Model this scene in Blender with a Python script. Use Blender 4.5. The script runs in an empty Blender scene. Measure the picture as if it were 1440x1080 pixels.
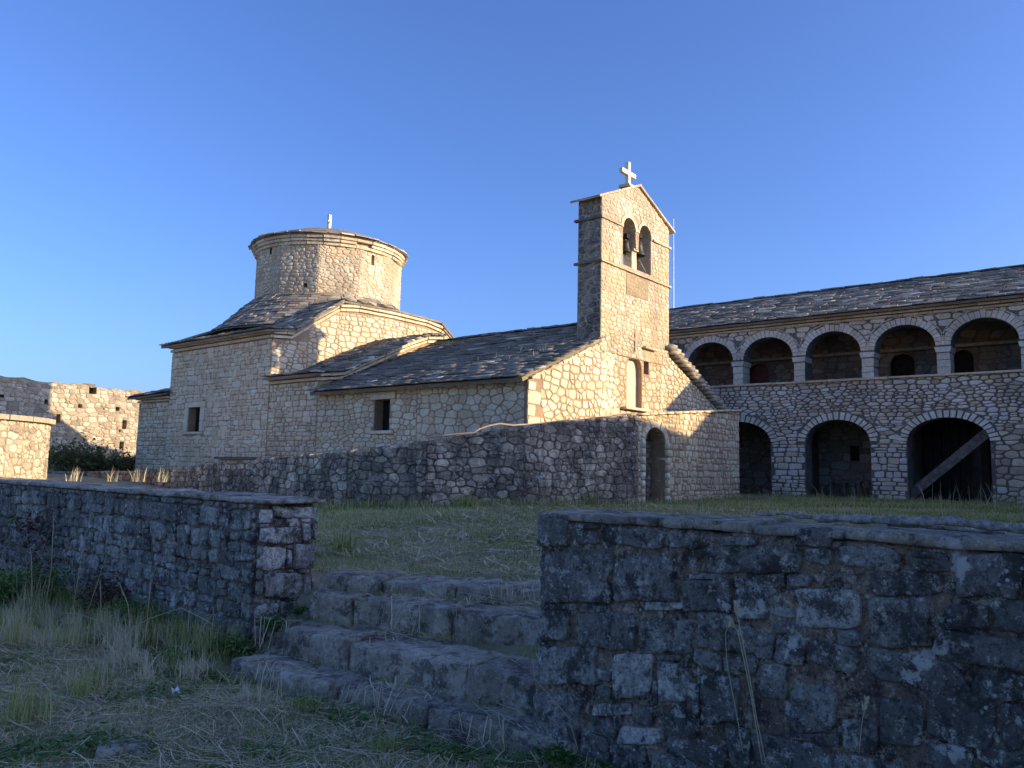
import bpy, math, random
import numpy as np
from mathutils import Vector, Matrix, noise, geometry

random.seed(7)
rs = np.random.RandomState(11)
scene = bpy.context.scene
R = math.radians

# ------------------------------------------------------------------ camera
F_PX, AZ, PITCH, ROLL = 1100.0, R(39.51), R(6.12), R(1.23)
EYE = Vector((0, 0, 1.65))
_fw = Vector((math.cos(AZ)*math.cos(PITCH), math.sin(AZ)*math.cos(PITCH), math.sin(PITCH)))
_rt = Vector((math.sin(AZ), -math.cos(AZ), 0))
_up = _rt.cross(_fw)
CR = math.cos(ROLL)*_rt + math.sin(ROLL)*_up
CU = -math.sin(ROLL)*_rt + math.cos(ROLL)*_up
cam_d = bpy.data.cameras.new('camera')
cam_d.sensor_width = 36.0
cam_d.lens = F_PX/1440*36.0
cam_d.clip_start = 0.05
cam_d.clip_end = 6000
cam = bpy.data.objects.new('camera', cam_d)
M = Matrix((CR, CU, -_fw)).transposed().to_4x4()
M.translation = EYE
cam.matrix_world = M
scene.collection.objects.link(cam)
scene.camera = cam

# ------------------------------------------------------------------ light
SUN = Vector((0.515, -1.0, 0.31)).normalized()      # towards the sun
world = bpy.data.worlds.new('World')
scene.world = world
world.use_nodes = True
nt = world.node_tree
bg = nt.nodes['Background']
sky = nt.nodes.new('ShaderNodeTexSky')
sky.sky_type = 'NISHITA'
sky.sun_disc = False
sky.sun_elevation = math.asin(SUN.z)
sky.sun_rotation = math.atan2(SUN.x, SUN.y)
sky.altitude = 300
sky.air_density = 1.0
sky.dust_density = 2.6
sky.ozone_density = 5.5
tint = nt.nodes.new('ShaderNodeMix'); tint.data_type = 'RGBA'; tint.blend_type = 'MULTIPLY'
tint.inputs[0].default_value = 1.0; tint.inputs[7].default_value = (0.58, 0.575, 0.72, 1)
nt.links.new(sky.outputs[0], tint.inputs[6]); nt.links.new(tint.outputs[2], bg.inputs[0])
bg.inputs[1].default_value = 0.15
sd = bpy.data.lights.new('sun', 'SUN')
sd.energy = 2.45
sd.angle = R(0.55)
sd.color = (1.0, 0.79, 0.50)
so = bpy.data.objects.new('sun', sd)
so.rotation_euler = SUN.to_track_quat('Z', 'Y').to_euler()
so.location = (20, -30, 30)
scene.collection.objects.link(so)
scene.view_settings.view_transform = 'Standard'
scene.view_settings.look = 'None'
scene.view_settings.exposure = 1.5
scene.view_settings.gamma = 1.0
scene.view_settings.use_curve_mapping = False

# ------------------------------------------------------------------ materials
def ramp_set(r, stops):
    e = r.color_ramp.elements
    while len(e) > 1: e.remove(e[-1])
    e[0].position = stops[0][0]; e[0].color = (*stops[0][1], 1)
    for p, c in stops[1:]:
        k = e.new(p); k.color = (*c, 1)

def nodes_of(name, rough=0.9, spec=0.25):
    m = bpy.data.materials.new(name); m.use_nodes = True
    t = m.node_tree; b = t.nodes['Principled BSDF']
    b.inputs['Roughness'].default_value = rough
    b.inputs['Specular IOR Level'].default_value = spec
    return m, t, b

def N(t, kind, **kw):
    n = t.nodes.new('ShaderNode'+kind)
    for k, v in kw.items():
        if isinstance(v, (int, float, tuple)) and k in n.inputs: n.inputs[k].default_value = v
        else: setattr(n, k, v)
    return n

def noise_n(t, pos, scale, detail=4, rough=0.6, vec=None):
    n = t.nodes.new('ShaderNodeTexNoise')
    n.inputs['Scale'].default_value = scale
    n.inputs['Detail'].default_value = detail
    n.inputs['Roughness'].default_value = rough
    t.links.new(vec or pos, n.inputs['Vector'])
    return n.outputs['Fac']

def thr(t, fac, lo, hi):
    n = t.nodes.new('ShaderNodeMapRange'); n.interpolation_type = 'SMOOTHSTEP'
    n.inputs['From Min'].default_value = lo; n.inputs['From Max'].default_value = hi
    t.links.new(fac, n.inputs['Value']); return n.outputs['Result']

def math_n(t, op, a, b):
    n = t.nodes.new('ShaderNodeMath'); n.operation = op
    for i, v in enumerate((a, b)):
        if isinstance(v, (int, float)): n.inputs[i].default_value = v
        else: t.links.new(v, n.inputs[i])
    return n.outputs[0]

def mix_n(t, fac, a, b, mode='MIX'):
    n = t.nodes.new('ShaderNodeMix'); n.data_type = 'RGBA'; n.blend_type = mode
    for i, v in ((0, fac), (6, a), (7, b)):
        if isinstance(v, (int, float)): n.inputs[i].default_value = v
        elif isinstance(v, tuple): n.inputs[i].default_value = (*v, 1)
        else: t.links.new(v, n.inputs[i])
    return n.outputs[2]

def stone_mat(name, stops, grain=0.35, gscale=18, speck=None, speck_amt=0.0, stain=None, stain_amt=0.0,
              stain_scale=0.7, bump=0.35, bscale=22, bdist=0.02, warm=None, warm_amt=0.0, use_tone=True, sscale=9, near=0.0):
    m, t, b = nodes_of(name, 0.93, 0.2)
    pos = t.nodes.new('ShaderNodeNewGeometry').outputs['Position']
    base = noise_n(t, pos, 2.6, 5, 0.65)
    if use_tone:
        at = t.nodes.new('ShaderNodeAttribute'); at.attribute_name = 'tone'
        v = math_n(t, 'ADD', at.outputs['Fac'], math_n(t, 'MULTIPLY', math_n(t, 'SUBTRACT', base, 0.5), 0.7))
    else:
        v = thr(t, base, 0.25, 0.75)
    r = t.nodes.new('ShaderNodeValToRGB'); ramp_set(r, stops); t.links.new(v, r.inputs[0])
    col = r.outputs[0]
    g = noise_n(t, pos, gscale, 8, 0.72)
    gm = t.nodes.new('ShaderNodeMapRange')
    gm.inputs['From Min'].default_value = 0.25; gm.inputs['From Max'].default_value = 0.75
    gm.inputs['To Min'].default_value = 1-grain; gm.inputs['To Max'].default_value = 1+grain
    t.links.new(g, gm.inputs['Value'])
    sc = t.nodes.new('ShaderNodeVectorMath'); sc.operation = 'SCALE'
    t.links.new(col, sc.inputs[0]); t.links.new(gm.outputs[0], sc.inputs['Scale']); col = sc.outputs[0]
    if warm:
        w = thr(t, noise_n(t, pos, 1.1, 4, 0.6), 0.48, 0.68)
        col = mix_n(t, math_n(t, 'MULTIPLY', w, warm_amt), col, warm)
    if stain:
        mp = t.nodes.new('ShaderNodeMapping'); mp.inputs['Scale'].default_value = (1, 1, 0.45)
        t.links.new(pos, mp.inputs['Vector'])
        w = thr(t, noise_n(t, pos, stain_scale, 7, 0.68, mp.outputs[0]), 0.42, 0.62)
        col = mix_n(t, math_n(t, 'MULTIPLY', w, stain_amt), col, stain)
    if near:
        # rust, soot and pale lichen at several sizes, running across stones and joints alike
        f1 = noise_n(t, pos, 5.5, 10, 0.78)
        col = mix_n(t, math_n(t, 'MULTIPLY', thr(t, f1, 0.5, 0.57), near*0.68), col, (0.055, 0.05, 0.046))
        f2 = noise_n(t, pos, 15, 9, 0.82)
        col = mix_n(t, math_n(t, 'MULTIPLY', thr(t, f2, 0.54, 0.62), near*0.62), col, (0.74, 0.69, 0.58))
        f3 = noise_n(t, pos, 48, 6, 0.82)
        col = mix_n(t, math_n(t, 'MULTIPLY', thr(t, f3, 0.52, 0.6), near*0.62), col, (0.06, 0.055, 0.05))
        f4 = noise_n(t, pos, 8.5, 6, 0.7)
        col = mix_n(t, math_n(t, 'MULTIPLY', thr(t, f4, 0.58, 0.66), near*0.4), col, (0.36, 0.29, 0.21))
        f5 = noise_n(t, pos, 3.2, 11, 0.75)
        col = mix_n(t, math_n(t, 'MULTIPLY', thr(t, f5, 0.585, 0.62), near*0.6), col, (0.78, 0.75, 0.66))
        vo = t.nodes.new('ShaderNodeTexVoronoi'); vo.inputs['Scale'].default_value = 26; t.links.new(pos, vo.inputs['Vector'])
        dots = math_n(t, 'MULTIPLY', math_n(t, 'LESS_THAN', vo.outputs['Distance'], 0.2), thr(t, noise_n(t, pos, 4, 4, 0.6), 0.5, 0.62))
        col = mix_n(t, math_n(t, 'MULTIPLY', dots, near*0.8), col, (0.62, 0.62, 0.58))
    if speck:
        w = thr(t, noise_n(t, pos, sscale, 6, 0.75), 0.58, 0.68)
        col = mix_n(t, math_n(t, 'MULTIPLY', w, speck_amt), col, speck)
        w2 = thr(t, noise_n(t, pos, sscale*5, 3, 0.6), 0.66, 0.72)
        col = mix_n(t, math_n(t, 'MULTIPLY', w2, speck_amt*0.8), col, speck)
    t.links.new(col, b.inputs['Base Color'])
    bn = t.nodes.new('ShaderNodeBump'); bn.inputs['Strength'].default_value = bump
    bn.inputs['Distance'].default_value = bdist
    h = math_n(t, 'ADD', noise_n(t, pos, bscale, 8, 0.7), math_n(t, 'MULTIPLY', noise_n(t, pos, bscale*0.3, 3, 0.5), 1.3))
    if near: h = math_n(t, 'ADD', h, math_n(t, 'MULTIPLY', noise_n(t, pos, bscale*3, 6, 0.8), 0.7))
    t.links.new(h, bn.inputs['Height']); t.links.new(bn.outputs[0], b.inputs['Normal'])
    return m

def plain(name, col, rough=0.7, metal=0.0, var=0.25, scale=14, bump=0.1):
    m, t, b = nodes_of(name, rough, 0.3)
    pos = t.nodes.new('ShaderNodeNewGeometry').outputs['Position']
    f = noise_n(t, pos, scale, 6, 0.65)
    d = tuple(c*(1-var) for c in col); l = tuple(min(1, c*(1+var)) for c in col)
    t.links.new(mix_n(t, thr(t, f, 0.3, 0.7), d, l), b.inputs['Base Color'])
    b.inputs['Metallic'].default_value = metal
    bn = t.nodes.new('ShaderNodeBump'); bn.inputs['Strength'].default_value = bump; bn.inputs['Distance'].default_value = 0.01
    t.links.new(f, bn.inputs['Height']); t.links.new(bn.outputs[0], b.inputs['Normal'])
    return m

def leaf_mat(name, stops, trans=0.25):
    m, t, b = nodes_of(name, 0.7, 0.2)
    at = t.nodes.new('ShaderNodeAttribute'); at.attribute_name = 'tone'
    r = t.nodes.new('ShaderNodeValToRGB'); ramp_set(r, stops)
    t.links.new(at.outputs['Fac'], r.inputs[0]); t.links.new(r.outputs[0], b.inputs['Base Color'])
    if trans:
        tr = t.nodes.new('ShaderNodeBsdfTranslucent'); t.links.new(r.outputs[0], tr.inputs[0])
        mx = t.nodes.new('ShaderNodeMixShader'); mx.inputs[0].default_value = trans
        t.links.new(b.outputs[0], mx.inputs[1]); t.links.new(tr.outputs[0], mx.inputs[2])
        t.links.new(mx.outputs[0], t.nodes['Material Output'].inputs[0])
    return m

LIME = [(0.0, (0.435, 0.328, 0.208)), (0.35, (0.646, 0.514, 0.338)), (0.7, (0.780, 0.661, 0.453)), (1.0, (0.780, 0.750, 0.565))]
M_church = stone_mat('church_limestone', LIME, speck=(0.210, 0.176, 0.130), speck_amt=0.25, warm=(0.588, 0.392, 0.195), warm_amt=0.35, stain=(0.364, 0.284, 0.195), stain_amt=0.3)
M_cmort = stone_mat('church_mortar', [(0, (0.347, 0.235, 0.145)), (1, (0.520, 0.356, 0.223))], use_tone=False, bump=0.5, stain=(0.268, 0.199, 0.132), stain_amt=0.5, bdist=0.03)
M_tower = stone_mat('tower_limestone', [(0.0, (0.407, 0.318, 0.204)), (0.5, (0.658, 0.537, 0.365)), (1.0, (0.800, 0.726, 0.525))], speck=(0.251, 0.212, 0.161), speck_amt=0.6, warm=(0.689, 0.484, 0.262), warm_amt=0.75, stain=(0.376, 0.302, 0.219), stain_amt=0.75, stain_scale=1.3, bump=0.6, bdist=0.03)
M_tmort = stone_mat('tower_render', [(0, (0.42, 0.34, 0.235)), (1, (0.68, 0.575, 0.41))], use_tone=False, speck=(0.225, 0.174, 0.121), speck_amt=0.7, bump=0.9, bdist=0.05, stain=(0.36, 0.28, 0.19), stain_amt=0.55, stain_scale=1.6, warm=(0.62, 0.43, 0.22), warm_amt=0.5)
M_gal = stone_mat('gallery_limestone', [(0, (0.454, 0.356, 0.244)), (0.4, (0.767, 0.615, 0.421)), (1, (0.780, 0.733, 0.651))], speck=(0.199, 0.173, 0.132), speck_amt=0.45, stain=(0.284, 0.245, 0.197), stain_amt=0.45)
M_gmort = stone_mat('gallery_mortar', [(0, (0.13, 0.115, 0.095)), (1, (0.27, 0.24, 0.195))], use_tone=False, bump=0.6, bdist=0.03, stain=(0.10, 0.095, 0.085), stain_amt=0.6)
M_vou = stone_mat('dressed_limestone', [(0, (0.540, 0.482, 0.372)), (1, (0.780, 0.734, 0.585))], speck=(0.300, 0.269, 0.205), speck_amt=0.4)
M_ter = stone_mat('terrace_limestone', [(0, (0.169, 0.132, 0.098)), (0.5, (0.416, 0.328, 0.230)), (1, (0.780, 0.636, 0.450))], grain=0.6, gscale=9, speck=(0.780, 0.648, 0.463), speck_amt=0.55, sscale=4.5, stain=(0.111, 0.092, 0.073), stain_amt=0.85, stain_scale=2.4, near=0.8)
M_tmo2 = stone_mat('terrace_mortar', [(0, (0.130, 0.106, 0.078)), (1, (0.351, 0.276, 0.196))], grain=0.6, gscale=9, use_tone=False, speck=(0.780, 0.644, 0.451), speck_amt=0.5, sscale=4.5, stain=(0.104, 0.086, 0.069), stain_amt=0.8, stain_scale=2.4, bump=0.8, bdist=0.04, near=0.7)
M_dark = stone_mat('weathered_limestone', [(0, (0.15, 0.14, 0.122)), (0.4, (0.40, 0.372, 0.318)), (0.75, (0.66, 0.62, 0.53)), (1, (0.78, 0.74, 0.65))], grain=0.7, gscale=26, speck=(0.76, 0.73, 0.63), speck_amt=0.7, stain=(0.10, 0.095, 0.085), stain_amt=0.7, stain_scale=2.2, bump=1.0, bscale=34, bdist=0.02, sscale=7, near=1.25)
M_dmort = stone_mat('weathered_mortar', [(0, (0.203, 0.155, 0.114)), (1, (0.581, 0.437, 0.304))], use_tone=False, grain=0.6, gscale=30, speck=(0.780, 0.622, 0.425), speck_amt=0.6, bump=1.0, bscale=30, bdist=0.03, sscale=9, stain=(0.149, 0.121, 0.095), stain_amt=0.7, stain_scale=2.2, near=1.3)
M_step = stone_mat('step_limestone', [(0, (0.360, 0.302, 0.230)), (0.5, (0.624, 0.524, 0.386)), (1, (0.780, 0.662, 0.487))], grain=0.6, gscale=24, speck=(0.780, 0.674, 0.509), speck_amt=0.6, stain=(0.180, 0.153, 0.124), stain_amt=0.55, stain_scale=3.0, bump=1.0, bscale=24, bdist=0.03, near=1.0)
M_slate = stone_mat('roof_slate', [(0, (0.154, 0.134, 0.110)), (0.55, (0.382, 0.327, 0.252)), (0.85, (0.780, 0.634, 0.422)), (1, (0.780, 0.728, 0.623))], grain=0.4, speck=(0.780, 0.721, 0.432), speck_amt=0.3, stain=(0.137, 0.125, 0.106), stain_amt=0.45)
M_far = stone_mat('ruin_limestone', [(0, (0.238, 0.196, 0.143)), (0.5, (0.504, 0.419, 0.299)), (1, (0.728, 0.634, 0.481))], speck=(0.182, 0.149, 0.117), speck_amt=0.55, bump=0.8, bdist=0.04)
M_fmort = stone_mat('ruin_mortar', [(0, (0.280, 0.223, 0.156)), (1, (0.560, 0.446, 0.305))], use_tone=False, speck=(0.168, 0.135, 0.104), speck_amt=0.6, bump=0.9, bdist=0.05)
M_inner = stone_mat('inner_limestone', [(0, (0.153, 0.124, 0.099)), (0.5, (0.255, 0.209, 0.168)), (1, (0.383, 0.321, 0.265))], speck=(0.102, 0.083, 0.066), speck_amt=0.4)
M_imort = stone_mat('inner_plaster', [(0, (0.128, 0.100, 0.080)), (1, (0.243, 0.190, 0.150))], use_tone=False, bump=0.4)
M_wood = plain('weathered_timber', (0.15, 0.13, 0.11), 0.85, var=0.4, scale=9, bump=0.5)
M_dwood = plain('dark_timber', (0.02, 0.016, 0.013), 0.8, var=0.4, scale=7, bump=0.4)
M_beam = plain('pale_timber', (0.42, 0.37, 0.30), 0.85, var=0.3, scale=9, bump=0.3)
M_twig = plain('pale_dead_twigs', (0.42, 0.37, 0.29), 0.9, var=0.4, scale=20, bump=0.4)
M_red = plain('red_door_paint', (0.16, 0.035, 0.025), 0.6, var=0.3)
M_cross = plain('pale_painted_stone', (0.72, 0.66, 0.52), 0.7, var=0.06)
M_bell = plain('bell_bronze', (0.07, 0.065, 0.05), 0.5, metal=0.7, var=0.3)
M_pole = plain('white_pole_paint', (0.72, 0.73, 0.72), 0.5, var=0.08)
M_hose = plain('faded_hose_plastic', (0.55, 0.38, 0.26), 0.6, var=0.15)
M_rope = plain('bell_rope', (0.42, 0.38, 0.32), 0.9)
M_opening_shade = plain('opening_shade_black', (0.012, 0.012, 0.013), 0.8, var=0.1)  # near-black colour stands in for the shade inside windows and slits
M_bark = plain('dead_bark', (0.27, 0.245, 0.215), 0.9, var=0.6, scale=30, bump=0.8)
M_plaque = stone_mat('plaque_sandstone', [(0, (0.30, 0.215, 0.12)), (1, (0.43, 0.33, 0.2))], use_tone=False, speck=(0.17, 0.12, 0.07), speck_amt=0.6)
M_paper = plain('white_plastic_scrap', (0.75, 0.77, 0.8), 0.6, var=0.05)
M_straw = leaf_mat('dry_straw', [(0, (0.189, 0.140, 0.078)), (0.5, (0.464, 0.364, 0.208)), (1, (0.797, 0.658, 0.429))], 0.2)
M_grass = leaf_mat('grass_blades', [(0, (0.13, 0.17, 0.045)), (0.35, (0.33, 0.38, 0.11)), (0.6, (0.52, 0.50, 0.20)), (0.8, (0.62, 0.53, 0.32)), (1, (0.72, 0.64, 0.45))], 0.25)
M_leaf = leaf_mat('weed_leaves', [(0, (0.040, 0.085, 0.021)), (0.6, (0.100, 0.190, 0.045)), (1, (0.200, 0.285, 0.075))], 0.3)
M_brown = leaf_mat('withered_leaves', [(0, (0.048, 0.027, 0.020)), (0.6, (0.112, 0.063, 0.042)), (1, (0.208, 0.128, 0.084))], 0.15)
M_bush = leaf_mat('shrub_leaves', [(0, (0.060, 0.072, 0.025)), (0.6, (0.150, 0.162, 0.056)), (1, (0.320, 0.288, 0.112))], 0.25)

def ground_material():
    m, t, b = nodes_of('grassy_earth', 0.98, 0.1)
    pos = t.nodes.new('ShaderNodeNewGeometry').outputs['Position']
    a = thr(t, noise_n(t, pos, 0.9, 6, 0.65), 0.4, 0.62)
    c = mix_n(t, a, (0.30, 0.29, 0.13), (0.50, 0.41, 0.26))
    c = mix_n(t, thr(t, noise_n(t, pos, 7, 8, 0.75), 0.35, 0.7), c, (0.32, 0.29, 0.17))
    c = mix_n(t, thr(t, noise_n(t, pos, 40, 4, 0.7), 0.5, 0.75), c, (0.45, 0.38, 0.26))
    t.links.new(c, b.inputs['Base Color'])
    bn = t.nodes.new('ShaderNodeBump'); bn.inputs['Strength'].default_value = 0.9; bn.inputs['Distance'].default_value = 0.04
    t.links.new(noise_n(t, pos, 22, 8, 0.75), bn.inputs['Height']); t.links.new(bn.outputs[0], b.inputs['Normal'])
    return m
M_ground = ground_material()

# ------------------------------------------------------------------ object helpers
WP = {}
def wpos(o): return WP.get(o.name, Vector((0, 0, 0)))

def fill_mesh(name, V, F, mat, tone=None, smooth=False):
    me = bpy.data.meshes.new(name)
    me.from_pydata(V, [], F)
    if tone is not None:
        a = me.attributes.new('tone', 'FLOAT', 'POINT')
        a.data.foreach_set('value', np.full(len(V), tone, dtype=np.float32) if np.isscalar(tone) else np.asarray(tone, dtype=np.float32))
    me.materials.append(mat)
    if smooth: me.polygons.foreach_set('use_smooth', [True]*len(me.polygons))
    return me

def tri_mesh(name, V, T, mat, tone=None, smooth=False):
    V = np.asarray(V, dtype=np.float32); T = np.asarray(T, dtype=np.int32)
    me = bpy.data.meshes.new(name)
    me.vertices.add(len(V)); me.vertices.foreach_set('co', V.ravel())
    me.loops.add(T.size); me.loops.foreach_set('vertex_index', T.ravel())
    me.polygons.add(len(T)); me.polygons.foreach_set('loop_start', np.arange(0, T.size, 3, dtype=np.int32))
    me.update(calc_edges=True)
    if tone is not None:
        a = me.attributes.new('tone', 'FLOAT', 'POINT'); a.data.foreach_set('value', np.asarray(tone, dtype=np.float32))
    me.materials.append(mat)
    if smooth: me.polygons.foreach_set('use_smooth', [True]*len(me.polygons))
    return me

def link(name, me, parent=None, loc=(0, 0, 0)):
    o = bpy.data.objects.new(name, me); scene.collection.objects.link(o)
    w = Vector(loc)
    if parent: o.parent = parent; o.location = w - wpos(parent)
    else: o.location = w
    WP[o.name] = w
    return o

def part(name, V, F, mat, parent=None, tone=0.5, smooth=False, label=None, kind=None):
    n = len(V); c = Vector((sum(v[0] for v in V)/n, sum(v[1] for v in V)/n, min(v[2] for v in V)))
    V2 = [(v[0]-c.x, v[1]-c.y, v[2]-c.z) for v in V]
    o = link(name, fill_mesh(name, V2, F, mat, tone, smooth), parent, c)
    if label: o['label'] = label
    if kind: o['kind'] = kind
    return o

def thing(name, label, cat, loc, group=None):
    o = link(name, None, None, loc)
    o.empty_display_size = 0.2
    return tag(o, label, cat, group)

def tag(o, label, cat, group=None):
    o['label'] = label; o['category'] = cat
    if group: o['group'] = group
    return o

def ray(px, py):
    return _fw + CR*((px-720)/F_PX) - CU*((py-540)/F_PX)
def onX(px, py, X): d = ray(px, py); return EYE + d*(X/d.x)
def onY(px, py, Y): d = ray(px, py); return EYE + d*(Y/d.y)

def screen(p):
    v = Vector(p)-EYE; z = v.dot(_fw)
    if z < 0.1: return None
    return 720+F_PX*v.dot(CR)/z, 540-F_PX*v.dot(CU)/z, z

class Pieces:
    """pieces of one kind on one thing: the 300 that show largest become objects, the rest one stuff part"""
    def __init__(s, root, name, rest, limit=300): s.root, s.name, s.rest, s.limit, s.items = root, name, rest, limit, []
    def add(s, V, F, tone, mat, parent, area=0.02, nrm=None, smooth=True):
        n = len(V); c = Vector((sum(v[0] for v in V)/n, sum(v[1] for v in V)/n, sum(v[2] for v in V)/n))
        w = 0.0; q = screen(c)
        if q and -20 < q[0] < 1460 and -20 < q[1] < 1100:
            k = 1.0
            if nrm is not None: k = max(0.0, (EYE-c).normalized().dot(nrm))
            w = area*k/q[2]**2
        s.items.append((w, len(s.items), V, F, tone, mat, parent, smooth))
    def finalize(s):
        s.items.sort(key=lambda i: (-i[0], i[1]))
        for it in s.items[:s.limit]:
            part(s.name, it[2], it[3], it[5], it[6], it[4], it[7])
        rest = s.items[s.limit:]
        bym = {}
        for it in rest: bym.setdefault(it[5].name, []).append(it)
        if not rest: return
        V, F, T, mats, mi = [], [], [], [], []
        for k, (mn, its) in enumerate(bym.items()):
            mats.append(its[0][5])
            for it in its:
                b = len(V); V.extend(it[2]); F.extend([tuple(i+b for i in f) for f in it[3]])
                T.extend([it[4]]*len(it[2])); mi.extend([k]*len(it[3]))
        o = part(s.rest, V, F, mats[0], s.root, T, True, kind='stuff')
        for m in mats[1:]: o.data.materials.append(m)
        o.data.polygons.foreach_set('material_index', mi)

# ---- 2-D layout
def clip(poly, nx, ny, d):                      # keep n.p <= d
    out = []; n = len(poly)
    for i in range(n):
        a = poly[i]; b = poly[(i+1) % n]
        da = nx*a[0]+ny*a[1]-d; db = nx*b[0]+ny*b[1]-d
        if da <= 0: out.append(a)
        if (da < 0 < db) or (db < 0 < da):
            k = da/(da-db); out.append((a[0]+(b[0]-a[0])*k, a[1]+(b[1]-a[1])*k))
    return out

def ccw(p):
    s = sum(p[i][0]*p[(i+1) % len(p)][1]-p[(i+1) % len(p)][0]*p[i][1] for i in range(len(p)))
    return p if s > 0 else p[::-1]
def area2(p): return abs(sum(p[i][0]*p[(i+1) % len(p)][1]-p[(i+1) % len(p)][0]*p[i][1] for i in range(len(p))))/2
def clip_convex(poly, outer):
    for i in range(len(outer)):
        a = outer[i]; b = outer[(i+1) % len(outer)]
        nx, ny = b[1]-a[1], -(b[0]-a[0])
        poly = clip(poly, nx, ny, nx*a[0]+ny*a[1])
        if len(poly) < 3: return []
    return poly
def inside(p, poly):
    c = False; n = len(poly); j = n-1
    for i in range(n):
        a, b = poly[i], poly[j]
        if (a[1] > p[1]) != (b[1] > p[1]) and p[0] < (b[0]-a[0])*(p[1]-a[1])/(b[1]-a[1])+a[0]: c = not c
        j = i
    return c
def push_out(p, poly):
    best = None
    for i in range(len(poly)):
        a = poly[i]; b = poly[(i+1) % len(poly)]
        dx, dy = b[0]-a[0], b[1]-a[1]; L = dx*dx+dy*dy or 1e-9
        k = max(0, min(1, ((p[0]-a[0])*dx+(p[1]-a[1])*dy)/L))
        q = (a[0]+dx*k, a[1]+dy*k); d = (q[0]-p[0])**2+(q[1]-p[1])**2
        if best is None or d < best[0]: best = (d, q)
    return best[1]
def carve(cells, holes):
    out = []
    bb = [(min(q[0] for q in h), max(q[0] for q in h), min(q[1] for q in h), max(q[1] for q in h)) for h in holes]
    for c in cells:
        cx = sum(p[0] for p in c)/len(c); cy = sum(p[1] for p in c)/len(c); keep = True
        for h, b in zip(holes, bb):
            if cx < b[0]-1 or cx > b[1]+1 or cy < b[2]-1 or cy > b[3]+1: continue
            if inside((cx, cy), h): keep = False; break
            if len(h) == 4:
                if any(inside(p, h) for p in c) or any(inside(q, c) for q in h):
                    hh = ccw(h); best = None
                    for i in range(4):
                        a = hh[i]; q = hh[(i+1) % 4]; nx, ny = q[1]-a[1], -(q[0]-a[0]); L = math.hypot(nx, ny) or 1
                        nx /= L; ny /= L; d = nx*(cx-a[0])+ny*(cy-a[1])
                        if best is None or d > best[0]: best = (d, nx, ny, nx*a[0]+ny*a[1])
                    c = clip(c, -best[1], -best[2], -best[3])
                    if len(c) < 3: keep = False; break
            else: c = [push_out(p, h) if inside(p, h) else p for p in c]
        if keep and area2(c) > 0.0008: out.append(c)
    return out

def rubble(outer, w, h, rnd, jit=0.34, holes=()):
    """irregular rubble: cells round seeds set in wavering rows of varied height and width"""
    outer = ccw(outer); h *= 0.97; w *= 1.05
    u0 = min(p[0] for p in outer); u1 = max(p[0] for p in outer); v0 = min(p[1] for p in outer); v1 = max(p[1] for p in outer)
    S = []; v = v0-h*1.2; ph = rnd.uniform(0, 9)
    while v < v1+h*1.3:
        hr = h*rnd.uniform(0.62, 1.4); u = u0-w*rnd.uniform(1, 2); row = []
        while u < u1+w*1.6:
            wr = w*rnd.choice((0.5, 0.75, 0.95, 1.2, 1.6))*rnd.uniform(.85, 1.15)
            wob = 0.35*h*math.sin((u+wr/2)*1.7+ph+v*2)
            if wr > 1.1*w*0.9 or rnd.random() < .8: row.append((u+wr/2+rnd.uniform(-.1, .1)*w, v+hr/2+wob+rnd.uniform(-jit, jit)*hr*0.55, wr, hr))
            else:
                row.append((u+wr/2, v+hr*.22+wob, wr, hr*.5)); row.append((u+wr/2+.01, v+hr*.78+wob, wr, hr*.5))
            u += wr
        S.append(row); v += hr
    cells = []; nr = len(S)
    for r in range(nr):
        for (x, y, wr, hr) in S[r]:
            if x < u0-w or x > u1+w or y < v0-h or y > v1+h: continue
            P = [(x-wr, y-hr*1.1), (x+wr, y-hr*1.1), (x+wr, y+hr*1.1), (x-wr, y+hr*1.1)]
            for rr in range(max(0, r-2), min(nr, r+3)):
                for (a, b, wq, hq) in S[rr]:
                    dx, dy = a-x, b-y
                    if abs(dx) > 1.9*w or abs(dy) > 2.2*h or (dx == 0 and dy == 0): continue
                    k = (w/h)**2
                    kx = abs(dx)*1.0/w; ky = abs(dy)/h
                    me = (wr*kx+hr*w/h*ky); ot = (wq*kx+hq*w/h*ky)
                    t = min(.72, max(.28, me/(me+ot)))
                    nx, ny = dx, dy*k
                    P = clip(P, nx, ny, nx*(x+dx*t)+ny*(y+dy*t))
                    if len(P) < 3: break
                if len(P) < 3: break
            if len(P) >= 3: P = clip_convex(P, outer)
            if len(P) >= 3 and area2(P) > 0.0012: cells.append(P)
    return carve(cells, list(holes))

def coursed(outer, rnd, hs=(0.14, 0.24), ws=(0.2, 0.5), jit=0.02, holes=(), split=0.15):
    outer = ccw(outer)
    u0 = min(p[0] for p in outer); u1 = max(p[0] for p in outer); v0 = min(p[1] for p in outer); v1 = max(p[1] for p in outer)
    cells = []; v = v0-rnd.uniform(0, hs[0]*0.5)
    j = lambda: rnd.uniform(-jit, jit)
    while v < v1:
        h = rnd.uniform(*hs); u = u0-rnd.uniform(0, ws[0])
        while u < u1:
            w = rnd.uniform(*ws)
            if rnd.random() < 0.4: w *= 0.6
            sub = [(u, v, w, h)]
            if rnd.random() < split: sub = [(u, v, w, h*0.5), (u, v+h*0.5, w, h*0.5)]
            for (a, b, c, d) in sub:
                P = [(a+j(), b+j()), (a+c+j(), b+j()), (a+c+j(), b+d+j()), (a+j(), b+d+j())]
                P = clip_convex(P, outer)
                if len(P) >= 3 and area2(P) > 0.003: cells.append(P)
            u += w
        v += h
    return carve(cells, list(holes))

def simplify(P, n):
    while len(P) > n:
        k = min(range(len(P)), key=lambda i: math.hypot(P[i][0]-P[i-1][0], P[i][1]-P[i-1][1]))
        P = P[:k]+P[k+1:]
    return P

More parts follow.
